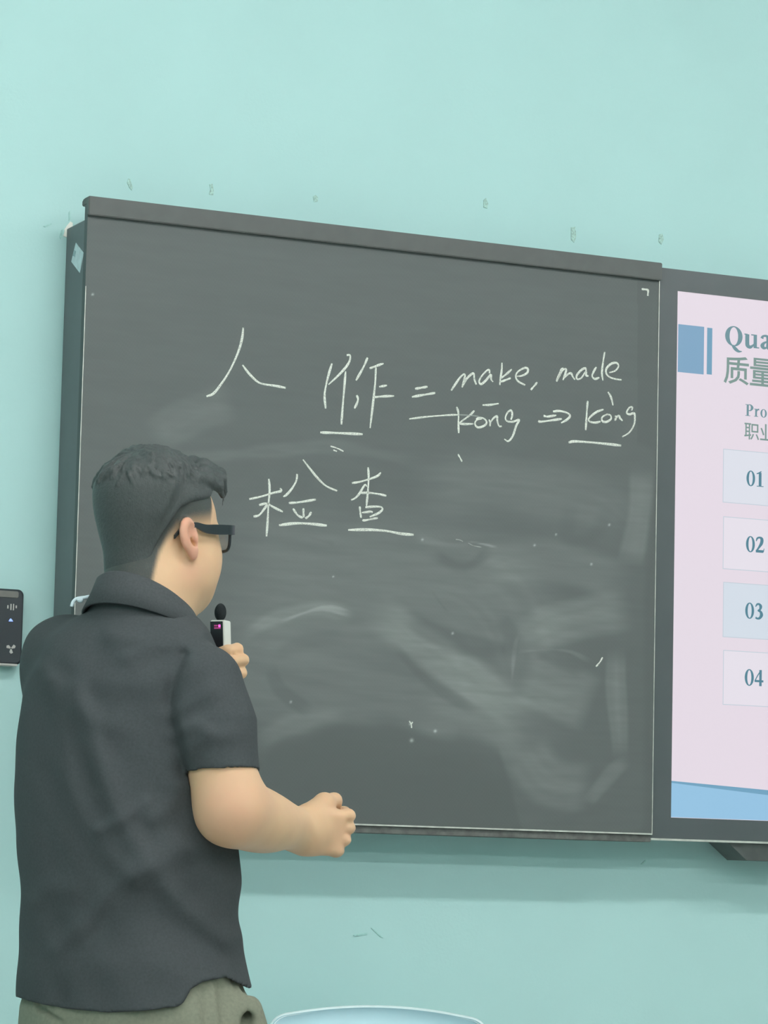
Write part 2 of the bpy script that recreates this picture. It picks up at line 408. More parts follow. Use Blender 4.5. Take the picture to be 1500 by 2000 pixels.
chalk('chalk_character', [[(553, 120), (562, 300), (548, 560), (522, 830)], [(255, 408), (380, 390), (560, 340), (720, 280), (785, 215)],
                          [(530, 470), (490, 445), (400, 590), (320, 680), (240, 720)], [(410, 592), (540, 585), (720, 605), (885, 640)],
                          [(400, 835), (408, 940), (425, 1045)], [(500, 853), (640, 840), (780, 845), (815, 890), (740, 960), (580, 1028)],
                          [(435, 950), (540, 938), (600, 930), (635, 945)], [(450, 1075), (480, 1092), (600, 1070), (730, 1047)]], OC, SC, 3.4)
chalk('chalk_underline', [[(185, 1268), (560, 1262), (880, 1285), (1150, 1335), (1385, 1355)]], OC, SC, 4.2)
chalk('chalk_equals_sign', [[(88, 287), (158, 275)], [(70, 333), (130, 322), (202, 310)]], O7, S7, 3.8)
chalk('chalk_word', [[(88, 655), (150, 560), (220, 460), (275, 405), (300, 415), (290, 490), (255, 605)],
                     [(265, 590), (330, 470), (410, 395), (440, 400), (445, 480), (475, 560)],
                     [(680, 390), (675, 340), (640, 345), (560, 430), (520, 510), (550, 555), (620, 500), (700, 410), (705, 480), (735, 520)],
                     [(872, 225), (868, 340), (850, 450), (838, 570)], [(1022, 325), (940, 400), (858, 462)], [(845, 520), (920, 495), (1005, 462)],
                     [(1100, 435), (1180, 425), (1260, 380), (1270, 320), (1220, 305), (1120, 360), (1085, 430), (1120, 510), (1230, 570)],
                     [(1415, 525), (1375, 575), (1315, 645)]], OA, SA, 3.4)
chalk('chalk_word', [[(412, 335), (380, 360), (345, 440), (320, 515)], [(335, 480), (395, 370), (445, 345), (440, 400), (405, 495)], [(420, 465), (480, 410), (515, 405), (535, 445), (565, 487)],
                     [(715, 380), (705, 335), (650, 360), (590, 430), (595, 480), (650, 465), (712, 380), (715, 430), (745, 440)],
                     [(850, 320), (815, 380), (795, 440), (830, 478), (890, 460)], [(962, 120), (940, 250), (925, 400), (938, 500)],
                     [(1020, 395), (1100, 370), (1145, 310), (1120, 265), (1050, 275), (985, 340), (985, 410), (1040, 460), (1120, 482), (1185, 490)]], OB, SB, 3.4)
chalk('chalk_word', [[(172, 905), (200, 1000), (200, 1150), (205, 1310)], [(445, 965), (370, 1040), (225, 1150), (290, 1170), (430, 1168)],
                     [(570, 878), (680, 875), (820, 855)],
                     [(560, 1090), (480, 1110), (455, 1170), (500, 1222), (590, 1200), (635, 1150), (600, 1090), (520, 1070), (470, 1095)],
                     [(672, 1100), (690, 1150), (685, 1205)], [(690, 1150), (740, 1080), (795, 1050), (800, 1120), (825, 1200), (868, 1205)],
                     [(1010, 1105), (1030, 1030), (1012, 960), (960, 990), (925, 1070), (950, 1125), (1040, 1135), (1135, 1105), (1090, 1200), (1040, 1350), (970, 1435), (905, 1400)]], OA, SA, 3.3)
chalk('chalk_strikethrough', [[(55, 457), (150, 445), (260, 436), (330, 433)]], O7, S7, 2.8)
chalk('chalk_strikethrough', [[(330, 433), (400, 437), (450, 444)]], O7, S7, 2.2, M_FAINT)
chalk('chalk_arrow', [[(75, 1035), (110, 1048), (250, 1030), (390, 1010)], [(145, 968), (200, 980), (315, 962)], [(272, 912), (360, 905), (460, 930), (500, 970), (460, 1020), (380, 1065)]], OB, SB, 3.6)
chalk('chalk_word', [[(735, 770), (725, 900), (708, 1160)], [(945, 885), (850, 920), (755, 1000), (760, 1045), (840, 1060), (905, 1045)],
                     [(1005, 650), (1045, 720), (1072, 830)],
                     [(1000, 945), (930, 985), (930, 1040), (985, 1050), (1045, 1010), (1035, 960), (985, 950)],
                     [(1105, 965), (1110, 1000), (1095, 1035)], [(1105, 1000), (1150, 965), (1165, 1000), (1200, 1035)],
                     [(1320, 900), (1330, 855), (1290, 860), (1255, 925), (1290, 950), (1345, 935), (1362, 960), (1355, 1080), (1290, 1190), (1195, 1250)]], OB, SB, 3.4)
chalk('chalk_underline', [[(480, 1325), (560, 1310), (760, 1322), (1000, 1345), (1180, 1365)]], OB, SB, 4)
chalk('chalk_mark', [[(330, 655), (342, 675), (353, 697)]], O7, S7, 2.6)
chalk('chalk_mark', [[(0, 12), (7, 4), (13, -6)]], (1164, 1290), 1, 2.6)
chalk('chalk_mark', [[(0, 0), (4, 6), (5, 14)], [(7, 2), (4, 7)]], (799, 1408), 1, 2.2)
chalk('chalk_mark', [[(0, 0), (8, 1), (14, 4)], [(24, 7), (34, 12), (50, 15)]], (890, 1054), 1, 2.0, M_FAINT)
cm = chalk('corner_mark', [[(1253, 564.5), (1266.5, 566.2)], [(1266, 565.0), (1265.2, 578)]], (0, 0), 1, 3.4)
cm['label'] = 'small white printed corner mark'

# ------------------------------------------------------------------ interactive display
D_D = D_B-.012
disp = thing('interactive_display', 'large black framed screen showing a pale lilac slide with blue accents', 'display', (W_B+1.0, 0, DISP_B))
DO = np.array([W_B+1.0, 0, DISP_B])
DX1 = A_X+1.90+.05
def dr(p): return np.array(p, float)-DO
# casing with an opening: four bezel bars plus a back
box('casing', dr((W_B+.004, -D_D+.006, DISP_B+.004)), dr((DX1, -.001, DISP_T-.002)), M_BEZEL, disp)
for lo, hi in (((W_B+.0025, DISP_B+.003), (A_X, DISP_T)), ((A_X+1.90, DISP_B+.003), (DX1, DISP_T)), ((A_X, A_T), (A_X+1.90, DISP_T)), ((A_X, DISP_B+.003), (A_X+1.90, A_B))):
    box('bezel', dr((lo[0], -D_D-.002, lo[1])), dr((hi[0], -D_D+.008, hi[1])), M_BEZEL, disp)
box('bottom_trim', dr((W_B+.003, -D_D-.003, DISP_B-.001)), dr((DX1, -D_D+.02, DISP_B+.003)), M_ALU, disp)
# pen tray under the display
tp = [(1417, 1647), (1452, 1679), (1475, 1681)]
pa, pb = on_y(1417, 1647, -D_D+.005), on_y(1452, 1680, -D_D+.02)
xr = DX1-(pa[0]-W_B)
V = []
for (y0) in (-D_D+.004, -.03):
    V += [dr((pa[0], y0, DISP_B+.003)), dr((pb[0], y0+.004, pb[2])), dr((xr-(pb[0]-pa[0]), y0+.004, pb[2])), dr((xr, y0, DISP_B+.003))]
mesh('pen_tray', V, [(0, 1, 2, 3), (7, 6, 5, 4), (0, 4, 5, 1), (1, 5, 6, 2), (2, 6, 7, 3), (3, 7, 4, 0)], M_TRAY, disp)

def emat(name, c, k=1.0):
    m = bpy.data.materials.new(name); m.use_nodes = True; nt = m.node_tree; b = nt.nodes['Principled BSDF']
    b.inputs['Base Color'].default_value = (.02, .02, .02, 1); b.inputs['Roughness'].default_value = .35; b.inputs['Specular IOR Level'].default_value = .2
    tc = nt.nodes.new('ShaderNodeTexCoord'); n = nt.nodes.new('ShaderNodeTexNoise'); n.inputs['Scale'].default_value = 2.2; n.inputs['Detail'].default_value = 2
    nt.links.new(tc.outputs['Object'], n.inputs['Vector'])
    h = hexs(c); mx = nt.nodes.new('ShaderNodeMix'); mx.data_type = 'RGBA'
    mx.inputs[6].default_value = h; mx.inputs[7].default_value = (h[0]*.97, h[1]*1.02, h[2]*.98, 1)
    nt.links.new(n.outputs['Fac'], mx.inputs[0]); nt.links.new(mx.outputs[2], b.inputs['Emission Color'])
    b.inputs['Emission Strength'].default_value = SCREEN*k
    return m
E_BG = emat('slide_lilac', '#e6d8e5', .98)
E_BLUE = emat('slide_blue', '#7ba0c0')
E_BLUE2 = emat('slide_blue_dark', '#6d9bb8')
E_TXT = emat('slide_text_teal', '#6a8d97')
E_TXT2 = emat('slide_text_grey', '#7a938f')
E_NUM = emat('slide_number', '#4f7f92')
E_BOX = emat('slide_box', '#dcdce8')
E_BOX3 = emat('slide_box_blue', '#d3d9e6')
E_BOXL = emat('slide_box_light', '#e5dce8')
E_LINE = emat('slide_box_edge', '#c3cbd8')
E_WAVE = emat('slide_wave', '#93bfe0')
E_WAVED = emat('slide_wave_dark', '#6f9fbe')
SY = -D_D
screen = box('screen', dr((A_X, SY+.0, A_B)), dr((A_X+1.90, SY+.006, A_T)), E_BG, disp)
def slide(name, poly, material, lift):
    """flat print on the screen; poly in world x,z"""
    V = [dr((x, SY-lift, z)) for x, z in poly]
    o = mesh(name, V, [tuple(range(len(V)))], material, screen); return o
def xz(px, py):
    p = on_y(px, py, SY); return (p[0], p[2])
def rect(a, b, top, bot):                    # from pixel marks, squared up on the slide
    x0, _ = xz(a[0], a[1]); x1, _ = xz(b[0], b[1]); z1 = xz(*top)[1]; z0 = xz(*bot)[1]
    return x0, x1, z0, z1
def slide_rect(name, x0, x1, z0, z1, material, lift): return slide(name, [(x0, z0), (x1, z0), (x1, z1), (x0, z1)], material, lift)
a = xz(1324.5, 633); b = xz(1374, 732); slide_rect('title_square', a[0], b[0], xz(1324, 726.5)[1], a[1], E_BLUE, .0006)
a = xz(1381, 640); b = xz(1390, 732); slide_rect('title_bar', a[0], b[0], xz(1381, 731)[1], a[1], E_BLUE2, .0006)
# wave along the foot of the slide
wx = np.linspace(A_X+.0005, A_X+1.8995, 60)
def wave(x, off): u = (x-A_X)/1.9; return off-.075*np.sin(min(1, u*1.15)*PI*.55)*.62+.05*max(0, u-.45)
zt = xz(1311, 1525)[1]
up = [(x, wave(x, zt)) for x in wx]; lo = [(x, wave(x, zt)-.004-.055*(x-A_X)/1.9*(1-.3*(x-A_X))) for x in wx]
slide('wave_dark', [(wx[0], A_B+.001), (wx[-1], A_B+.001)]+up[::-1], E_WAVED, .0006)  # darker blue band of the slide graphic, behind the lighter wave
slide('wave', [(wx[0], A_B+.0008), (wx[-1], A_B+.0008)]+lo[::-1], E_WAVE, .0012)
# numbered boxes
rows = [(878, 980, E_BOX), (1010, 1110, E_BOXL), (1138, 1243, E_BOX3), (1271, 1375, E_BOXL)]
for y0, y1, mm in rows:
    x0 = xz(1413, (y0+y1)/2)[0]; zt_, zb_ = xz(1414, y0)[1], xz(1413, y1)[1]; xe = A_X+1.75
    slide_rect('box_outline', x0-.0015, xe+.0015, zb_-.0015, zt_+.0015, E_LINE, .0004)
    slide_rect('list_box', x0, xe, zb_, zt_, mm, .0007)
# serif lettering drawn as thick-and-thin strokes (unit square glyphs, y up, 1 = cap height)
def ring(cx, cy, ox, oy, ix, iy, n=40):
    V = []; Fc = []
    for k in range(n):
        a = 2*PI*k/n; V.append((cx+ox*math.cos(a), cy+oy*math.sin(a)))
    for k in range(n):
        a = 2*PI*k/n; V.append((cx+ix*math.cos(a), cy+iy*math.sin(a)))
    for k in range(n): Fc.append((k, (k+1) % n, n+(k+1) % n, n+k))
    return V, Fc
def stroke(pts):                              # (x, y, width)
    C = catmull([(a, b, c*1.2) for a, b, c in pts], 8); T = np.gradient(C[:, :2], axis=0); T /= np.maximum(np.linalg.norm(T, axis=1), 1e-9)[:, None]
    N = np.stack([-T[:, 1], T[:, 0]], -1); V = []; Fc = []
    for p, nn in zip(C, N): V += [tuple(p[:2]+nn*p[2]/2), tuple(p[:2]-nn*p[2]/2)]
    for i in range(len(C)-1): Fc.append((2*i, 2*i+1, 2*i+3, 2*i+2))
    return V, Fc
def bar(x0, y0, x1, y1): return [(x0, y0), (x1, y0), (x1, y1), (x0, y1)], [(0, 1, 2, 3)]
GL = {
 '0': [ring(.34, .5, .33, .52, .145, .455)],
 '1': [bar(.25, .03, .46, .93), bar(.10, 0, .62, .05), stroke([(.08, .84, .05), (.25, .9, .07), (.44, 1.02, .06)])],
 '2': [stroke([(.07, .72, .05), (.14, .90, .10), (.32, .97, .10), (.48, .87, .19), (.46, .62, .19), (.28, .34, .12), (.08, .08, .09)]), bar(.04, 0, .60, .17), stroke([(.60, .05, .05), (.66, .28, .04)])],
 '3': [stroke([(.08, .78, .05), (.18, .93, .10), (.34, .96, .11), (.46, .82, .18), (.40, .62, .12), (.24, .54, .07)]), stroke([(.24, .54, .07), (.44, .48, .14), (.52, .28, .20), (.40, .08, .14), (.22, .03, .10), (.08, .09, .11)])],
 '4': [bar(.36, 0, .54, 1.0), bar(.02, .24, .66, .37), stroke([(.05, .32, .06), (.26, .68, .06), (.50, 1.0, .06)])],
 'Q': [ring(.44, .5, .44, .52, .215, .465), stroke([(.38, .02, .10), (.52, -.14, .15), (.68, -.25, .11), (.86, -.24, .02)])],
 'u': [stroke([(.14, .68, .17), (.14, .30, .17), (.16, .10, .17), (.28, .03, .14), (.40, .10, .09), (.48, .2, .05)]), bar(.46, 0, .63, .70), bar(-.01, .64, .15, .70), bar(.33, .64, .47, .70), bar(.6, 0, .74, .06)],
 'a': [stroke([(.08, .54, .14), (.14, .66, .09), (.30, .69, .10), (.40, .58, .16), (.41, .30, .17), (.42, .08, .16), (.58, .07, .05)]), stroke([(.41, .42, .05), (.20, .32, .10), (.11, .17, .17), (.18, .06, .13), (.32, .09, .07), (.40, .18, .05)])],
 'P': [bar(.12, 0, .30, 1.0), bar(.0, 0, .44, .05), bar(.0, .95, .30, 1.0), stroke([(.28, .975, .05), (.46, .96, .09), (.58, .74, .20), (.46, .50, .09), (.28, .475, .05)])],
 'r': [bar(.10, 0, .26, .68), bar(.0, 0, .36, .05), bar(.0, .63, .12, .68), stroke([(.24, .48, .06), (.32, .63, .09), (.44, .64, .13)])],
 'o': [ring(.30, .35, .28, .37, .125, .32)],
}
def glyphs(name, text, px0, pybase, pxcap, pitch, material, parent=screen, xs=1.0, adv=None):
    """text on the screen: baseline start at pixel (px0,pybase), cap height from pixel rows"""
    x0, z0 = xz(px0, pybase); zc = xz(px0, pxcap)[1]; H = zc-z0; x = x0
    for i, ch in enumerate(text):
        V = []; Fc = []
        for k, (gv, gf) in enumerate(GL[ch]):
            b0 = len(V); V += [dr((x+px*H*xs, SY-.0012-.00012*k, z0+py*H)) for px, py in gv]; Fc += [tuple(b0+j for j in f) for f in gf]
        mesh(name, V, Fc, material, parent)
        x += (adv[i] if adv else pitch)*H*xs
for (tx, px0, pyb, pyc) in (('01', 1457, 948.5, 919), ('02', 1456, 1077.5, 1047), ('03', 1454.5, 1207.5, 1177), ('04', 1453.5, 1338.5, 1307)):
    glyphs('list_number', tx, px0, pyb, pyc, .70, E_NUM)
glyphs('title_letter', 'Qua', 1415.5, 674, 636, .9, E_TXT, xs=1.17, adv=[.98, .80, .6])
glyphs('subtitle_letter', 'Pro', 1455, 812, 789.5, .7, E_TXT, xs=1.15, adv=[.76, .54, .6])
def cjk(name, ch, a, b, material, bold=.012):
    """one character fitted to the pixel box a (top-left) .. b (bottom-right)"""
    cu = bpy.data.curves.new(name, 'FONT'); cu.body = ch; cu.size = 1; cu.offset = bold; cu.resolution_u = 3
    o = bpy.data.objects.new(name, cu); COL.objects.link(o); bpy.context.view_layer.update()
    dg = bpy.context.evaluated_depsgraph_get(); me = bpy.data.meshes.new_from_object(o.evaluated_get(dg))
    bpy.data.objects.remove(o); co = np.array([v.co[:] for v in me.vertices])
    lo_, hi_ = co.min(0), co.max(0); x0, z1 = xz(*a); x1, z0 = xz(b[0], b[1])
    cy_ = (a[1]+b[1])/2; x0 = xz(a[0], cy_)[0]; x1 = xz(b[0], cy_)[0]; cx_ = (a[0]+b[0])/2; z1 = xz(cx_, a[1])[1]; z0 = xz(cx_, b[1])[1]
    for v, c in zip(me.vertices, co):
        p = dr((x0+(c[0]-lo_[0])/(hi_[0]-lo_[0])*(x1-x0), SY-.0013, z0+(c[1]-lo_[1])/(hi_[1]-lo_[1])*(z1-z0))); v.co = p
    me.materials.clear(); me.materials.append(material)
    ob = bpy.data.objects.new(name, me); COL.objects.link(ob); ob.parent = screen; return ob
cjk('title_character', '质', (1413, 696), (1462, 751), E_TXT2, .011)
cjk('title_character', '量', (1464, 700.5), (1514, 755), E_TXT2, .011)
cjk('subtitle_character', '职', (1453, 827), (1482, 859), E_TXT2, .007)
cjk('subtitle_character', '业', (1484, 829), (1514, 861), E_TXT2, .007)

# ------------------------------------------------------------------ wall controller at the left
ct = on_y(47.5, 1152, -.028); cb = on_y(44, 1299, -.028)
CW = .13; cx1 = ct[0]; cx0 = cx1-CW
ctrl = thing('wall_controller', 'black rounded touch controller on the mint wall at the left edge', 'controller', ((cx0+cx1)/2, 0, cb[2]))
CO = np.array([(cx0+cx1)/2, 0, cb[2]]); CH = ct[2]-cb[2]
def rounded_plate(name, w, h, y0, y1, r, material, parent, off=(0, 0), chamfer=.003):
    pts = []
    for (sx, sz) in ((1, 1), (-1, 1), (-1, -1), (1, -1)):
        a0 = {(1, 1): 0, (-1, 1): 90, (-1, -1): 180, (1, -1): 270}[(sx, sz)]
        for k in range(7):
            a = math.radians(a0+15*k); pts.append((sx*(w/2-r)+r*math.cos(a)+off[0], sz*(h/2-r)+r*math.sin(a)+off[1]))
    n = len(pts); cx = off[0]; cz = off[1]
    V = []
    for (y, s) in ((y1, 1.0), (y0+chamfer, 1.0), (y0, 1-2*chamfer/min(w, h))):
        V += [((x-cx)*s+cx, y, (z-cz)*s+cz) for x, z in pts]
    Fc = [tuple(range(n))]
    for k in range(2):
        for i in range(n): Fc.append((k*n+i, k*n+(i+1) % n, (k+1)*n+(i+1) % n, (k+1)*n+i))
    Fc.append(tuple(range(3*n-1, 2*n-1, -1)))
    return mesh(name, V, Fc, material, parent)
rounded_plate('body', CW, CH, -.028, -.0005, .011, M_DEV, ctrl, (0, CH/2))
rounded_plate('top_strip', CW-.018, .0125, -.0295, -.027, .0035, M_DEVTOP, ctrl, (-.002, CH-.010), .0008)
rounded_plate('bottom_lip', CW-.012, .004, -.0285, -.004, .0015, M_ICON, ctrl, (-.002, -.0005), .0006)
def cpt(px, py): p = on_y(px, py, -.0285); return p[0]-CO[0], p[2]-CO[2]
for (px, y0, y1, w) in ((15.5, 1182, 1188.5, 2.5), (21.5, 1179.5, 1191.5, 2.2), (26.5, 1179.5, 1192, 2.2), (31.8, 1182.5, 1188, 2.5)):
    xa, za = cpt(px, y0); _, zb2 = cpt(px, y1); box('sound_icon_bar', (xa-w/2000, -.0290, zb2), (xa+w/2000, -.0278, za), M_ICON, ctrl)
xa, za = cpt(21, 1211); V = [(xa-.004, -.029, za-.0025), (xa+.0045, -.029, za-.0025), (xa+.003, -.029, za), (xa, -.029, za+.003), (xa-.002, -.029, za+.0015)]
V2 = V+[(v[0], -.0278, v[2]) for v in V]; mesh('indicator_light', V2, [(0, 1, 2, 3, 4)]+[(i, 5+i, 5+(i+1) % 5, (i+1) % 5) for i in range(5)], M_LED, ctrl)
for ang in (150, 30, 270):
    xa, za = cpt(21.5, 1266.5); c, s_ = math.cos(math.radians(ang)), math.sin(math.radians(ang))
    V = [(xa+c*.0012-s_*.0012, -.029, za+s_*.0012+c*.0012), (xa+c*.008-s_*.004, -.029, za+s_*.008+c*.004), (xa+c*.010, -.029, za+s_*.010), (xa+c*.007+s_*.003, -.029, za+s_*.007-c*.003), (xa+c*.0012+s_*.0012, -.029, za+s_*.0012-c*.0012)]
    V2 = V+[(v[0], -.0278, v[2]) for v in V]; mesh('fan_icon_blade', V2, [(0, 1, 2, 3, 4)]+[(i, 5+i, 5+(i+1) % 5, (i+1) % 5) for i in range(5)], M_ICON, ctrl)

# ------------------------------------------------------------------ implicit modelling kit (smooth unions -> one closed surface)
def vec(*a): return np.array(a, float)
def nrm(v): v = np.asarray(v, float); return v/np.linalg.norm(v)
def smin(a, b, k):
    if k <= 0: return np.minimum(a, b)
    h = np.clip(.5+.5*(b-a)/k, 0, 1); return b*(1-h)+a*h-k*h*(1-h)
class Vol:
    def __init__(s, lo, hi, h):
        s.lo = np.array(lo, float); s.h = h; n = np.ceil((np.array(hi)-s.lo)/h).astype(int)+1; s.n = n
        s.ax = [s.lo[i]+h*np.arange(n[i]) for i in range(3)]; s.D = np.full(n, .06, np.float32)
    def blk(s, lo, hi):
        sl = []
        for i in range(3):
            a = int(np.clip((lo[i]-s.lo[i])/s.h, 0, s.n[i])); b = int(np.clip((hi[i]-s.lo[i])/s.h+2, 0, s.n[i])); sl.append(slice(a, b))
        X = s.ax[0][sl[0]][:, None, None].astype(np.float32); Y = s.ax[1][sl[1]][None, :, None].astype(np.float32); Z = s.ax[2][sl[2]][None, None, :].astype(np.float32)
        return tuple(sl), X, Y, Z
    def add(s, fn, lo, hi, k=.01, op='u'):
        mg = k+.02; sl, X, Y, Z = s.blk(np.array(lo)-mg, np.array(hi)+mg)
        if s.D[sl].size == 0: return
        d = fn(X, Y, Z).astype(np.float32)
        if op == 'u': s.D[sl] = smin(s.D[sl], d, k)
        elif op == 's': s.D[sl] = -smin(-s.D[sl], d, k)
    def cone(s, a, b, ra, rb, k=.01, op='u', flat=None):
        a = np.array(a, float); b = np.array(b, float); ba = b-a; L2 = max(ba@ba, 1e-9)
        def fn(X, Y, Z):
            px, py, pz = X-a[0], Y-a[1], Z-a[2]
            t = np.clip((px*ba[0]+py*ba[1]+pz*ba[2])/L2, 0, 1)
            qx, qy, qz = px-t*ba[0], py-t*ba[1], pz-t*ba[2]
            if flat is not None:                                   # flat = (axis, factor): thinner along axis
                ax, fa = flat; c = qx*ax[0]+qy*ax[1]+qz*ax[2]; e = c*(1/fa-1)
                qx, qy, qz = qx+e*ax[0], qy+e*ax[1], qz+e*ax[2]
            return np.sqrt(qx*qx+qy*qy+qz*qz)-(ra+(rb-ra)*t)
        r = max(ra, rb); s.add(fn, np.minimum(a, b)-r, np.maximum(a, b)+r, k, op)
    def limb(s, pts, rad, k=.02, sub=12):
        C = catmull([tuple(p)+(r,) for p, r in zip(pts, rad)], sub); P, Rr = C[:, :3], C[:, 3]
        def fn(X, Y, Z):
            best = None
            for a, b, ra, rb in zip(P[:-1], P[1:], Rr[:-1], Rr[1:]):
                ba = b-a; px, py, pz = X-a[0], Y-a[1], Z-a[2]; t = np.clip((px*ba[0]+py*ba[1]+pz*ba[2])/max(ba@ba, 1e-9), 0, 1)
                d = np.sqrt((px-t*ba[0])**2+(py-t*ba[1])**2+(pz-t*ba[2])**2)-(ra+(rb-ra)*t); best = d if best is None else np.minimum(best, d)
            return best
        s.add(fn, P.min(0)-Rr.max(), P.max(0)+Rr.max(), k)
    def ell(s, c, axes, fr=None, k=.01, op='u'):
        c = np.array(c, float); A = np.array(axes, float); R = np.eye(3) if fr is None else np.array(fr, float)
        def fn(X, Y, Z):
            px, py, pz = X-c[0], Y-c[1], Z-c[2]; k0 = 0; k1 = 0
            for i in range(3):
                q = px*R[i, 0]+py*R[i, 1]+pz*R[i, 2]; k0 = k0+(q/A[i])**2; k1 = k1+(q/A[i]**2)**2
            k0 = np.sqrt(k0); return k0*(k0-1)/np.maximum(np.sqrt(k1), 1e-6)
        r = A.max(); s.add(fn, c-r, c+r, k, op)
    def rbox(s, c, half, fr, rad, k=.008, op='u'):
        c = np.array(c, float); R = np.array(fr, float)
        def fn(X, Y, Z):
            px, py, pz = X-c[0], Y-c[1], Z-c[2]; q = [np.abs(px*R[i, 0]+py*R[i, 1]+pz*R[i, 2])-(half[i]-rad) for i in range(3)]
            o = np.sqrt(sum(np.maximum(v, 0)**2 for v in q)); return o+np.minimum(np.maximum(np.maximum(q[0], q[1]), q[2]), 0)-rad
        r = np.linalg.norm(half); s.add(fn, c-r, c+r, k, op)
    def surface(s):
        D = s.D; S = D < 0
        c = np.zeros(np.array(S.shape)-1, np.int8)
        for i in (0, 1):
            for j in (0, 1):
                for k in (0, 1): c += S[i:S.shape[0]-1+i, j:S.shape[1]-1+j, k:S.shape[2]-1+k]
        act = (c > 0) & (c < 8); I, J, K = np.nonzero(act)
        idx = np.full(act.shape, -1, np.int32); idx[I, J, K] = np.arange(len(I))
        acc = np.zeros((len(I), 3)); cnt = np.zeros(len(I))
        for ax in range(3):
            o1, o2 = [a for a in range(3) if a != ax]
            for p in (0, 1):
                for q in (0, 1):
                    a = [0, 0, 0]; a[o1] = p; a[o2] = q; b = list(a); b[ax] = 1
                    da = D[I+a[0], J+a[1], K+a[2]]; db = D[I+b[0], J+b[1], K+b[2]]; mk = (da < 0) != (db < 0)
                    t = np.where(mk, da/np.where(mk, da-db, 1), 0)
                    pos = np.tile(np.array(a, float), (len(I), 1)); pos[:, ax] = t
                    acc[mk] += pos[mk]; cnt[mk] += 1
        V = s.lo+s.h*(np.stack([I, J, K], -1)+acc/cnt[:, None]); Q = []
        for ax in range(3):
            o1, o2 = (ax+1) % 3, (ax+2) % 3
            s0 = [slice(None)]*3; s1 = [slice(None)]*3; s0[ax] = slice(0, -1); s1[ax] = slice(1, None)
            A = S[tuple(s0)]; B = S[tuple(s1)]; ch = np.nonzero(A != B); P = np.stack(ch, -1)
            ok = (P[:, o1] > 0) & (P[:, o2] > 0) & (P[:, o1] < S.shape[o1]-1) & (P[:, o2] < S.shape[o2]-1); P = P[ok]; ins = A[tuple(P.T)]
            def g(d1, d2):
                R = P.copy(); R[:, o1] -= d1; R[:, o2] -= d2; return idx[tuple(R.T)]
            q = np.stack([g(1, 1), g(0, 1), g(0, 0), g(1, 0)], -1); q[~ins] = q[~ins][:, ::-1]; Q.append(q)
        return V, np.concatenate(Q)

# ------------------------------------------------------------------ person
UH = vec(math.cos(YAW), -math.sin(YAW), 0); VH = vec(math.sin(YAW), math.cos(YAW), 0)
D0 = 5.20
def loc_raw(px, py, v, d0):
    d = ray(px, py); t = (d0+v)/(d@VH); return vec(t*(d@UH), v, CAM[2]+t*d[2])
U0 = loc_raw(255, 1400, 0, D0)[0]
def L(px, py, v=0.0):
    p = loc_raw(px, py, v, D0); p[0] -= U0; return p
porg = CAM+UH*U0+VH*D0; porg[2] = 0
person = thing('person', 'person in a black polo shirt and olive trousers turned to the chalkboard', 'person', tuple(porg), rotz=-YAW)
PXM = 1/np.linalg.norm(L(256, 1400)-L(255, 1400))        # pixels per metre at the person

TH_T = math.radians(40); FT = vec(math.sin(TH_T), math.cos(TH_T), 0); RT = vec(math.cos(TH_T), -math.sin(TH_T), 0); ZU = vec(0, 0, 1)
TH_H = math.radians(47); FH = vec(math.sin(TH_H), math.cos(TH_H), 0); RH = vec(math.cos(TH_H), -math.sin(TH_H), 0)
HC = L(313, 1058, .035)
def hp(f, l, z): return HC+FH*f+RH*l+ZU*z
def head_coords(X, Y, Z):
    x, y, z = X-HC[0], Y-HC[1], Z-HC[2]
    return x*FH[0]+y*FH[1], x*RH[0]+y*RH[1], z+0*x+0*y
HFR = np.array([FH, RH, ZU])

# torso sections from its outline (pixel row, left, right, depth ratio)
rows = [(1185, 205, 352, .85), (1215, 140, 392, .78), (1255, 95, 418, .74), (1300, 66, 432, .72), (1350, 48, 440, .72), (1400, 38, 446, .73), (1500, 31, 452, .76), (1600, 33, 458, .80),
        (1650, 37, 461, .82), (1720, 45, 466, .84), (1760, 46, 461, .84), (1800, 45, 458, .84), (1850, 43, 468, .84), (1900, 40, 481, .84), (1980, 36, 502, .84), (2080, 36, 512, .84)]
TZ, TU, TA, TB = [], [], [], []
for y, l, r, rho in rows:
    a = L(l, y); b = L(r, y); TZ.append((a[2]+b[2])/2); TU.append((a[0]+b[0])/2); hw = (b[0]-a[0])/2
    aa = hw/math.sqrt(math.cos(TH_T)**2+(rho*math.sin(TH_T))**2); TA.append(aa); TB.append(aa*rho)
o_ = np.argsort(TZ); TZ, TU, TA, TB = [np.array(q)[o_] for q in (TZ, TU, TA, TB)]
zf = np.linspace(TZ[0], TZ[-1], 200)
def smooth_interp(v):
    w = np.interp(zf, TZ, v); kk = np.hanning(13); kk /= kk.sum(); return np.convolve(np.pad(w, 6, mode='edge'), kk, 'valid')
fU, fA, fB = smooth_interp(TU), smooth_interp(TA), smooth_interp(TB)
def torso(X, Y, Z, grow=0.0, vc=.0):
    cu = np.interp(Z, zf, fU); a = np.interp(Z, zf, fA)+grow; b = np.interp(Z, zf, fB)+grow
    x = X-cu; y = Y-vc; lat = np.abs(x*RT[0]+y*RT[1]); fr = np.abs(x*FT[0]+y*FT[1])
    q = ((lat/a)**2.25+(fr/b)**2.25)**(1/2.25); r = np.sqrt(lat*lat+fr*fr)
    return r*(1-1/np.maximum(q, .05))*.93
ZTOP = L(255, 1192)[2]

SHR = L(398, 1338, -.115); SHL = L(130, 1294, .110)          # shoulder joints
ELR = L(451, 1582, -.150); WRR = L(588, 1622, .045)
HEMR = L(433, 1509, -.140)
ELL = L(140, 1535, .215)
NECK = L(272, 1225, -.005)

def lerp(a, b, t): return a+(b-a)*t
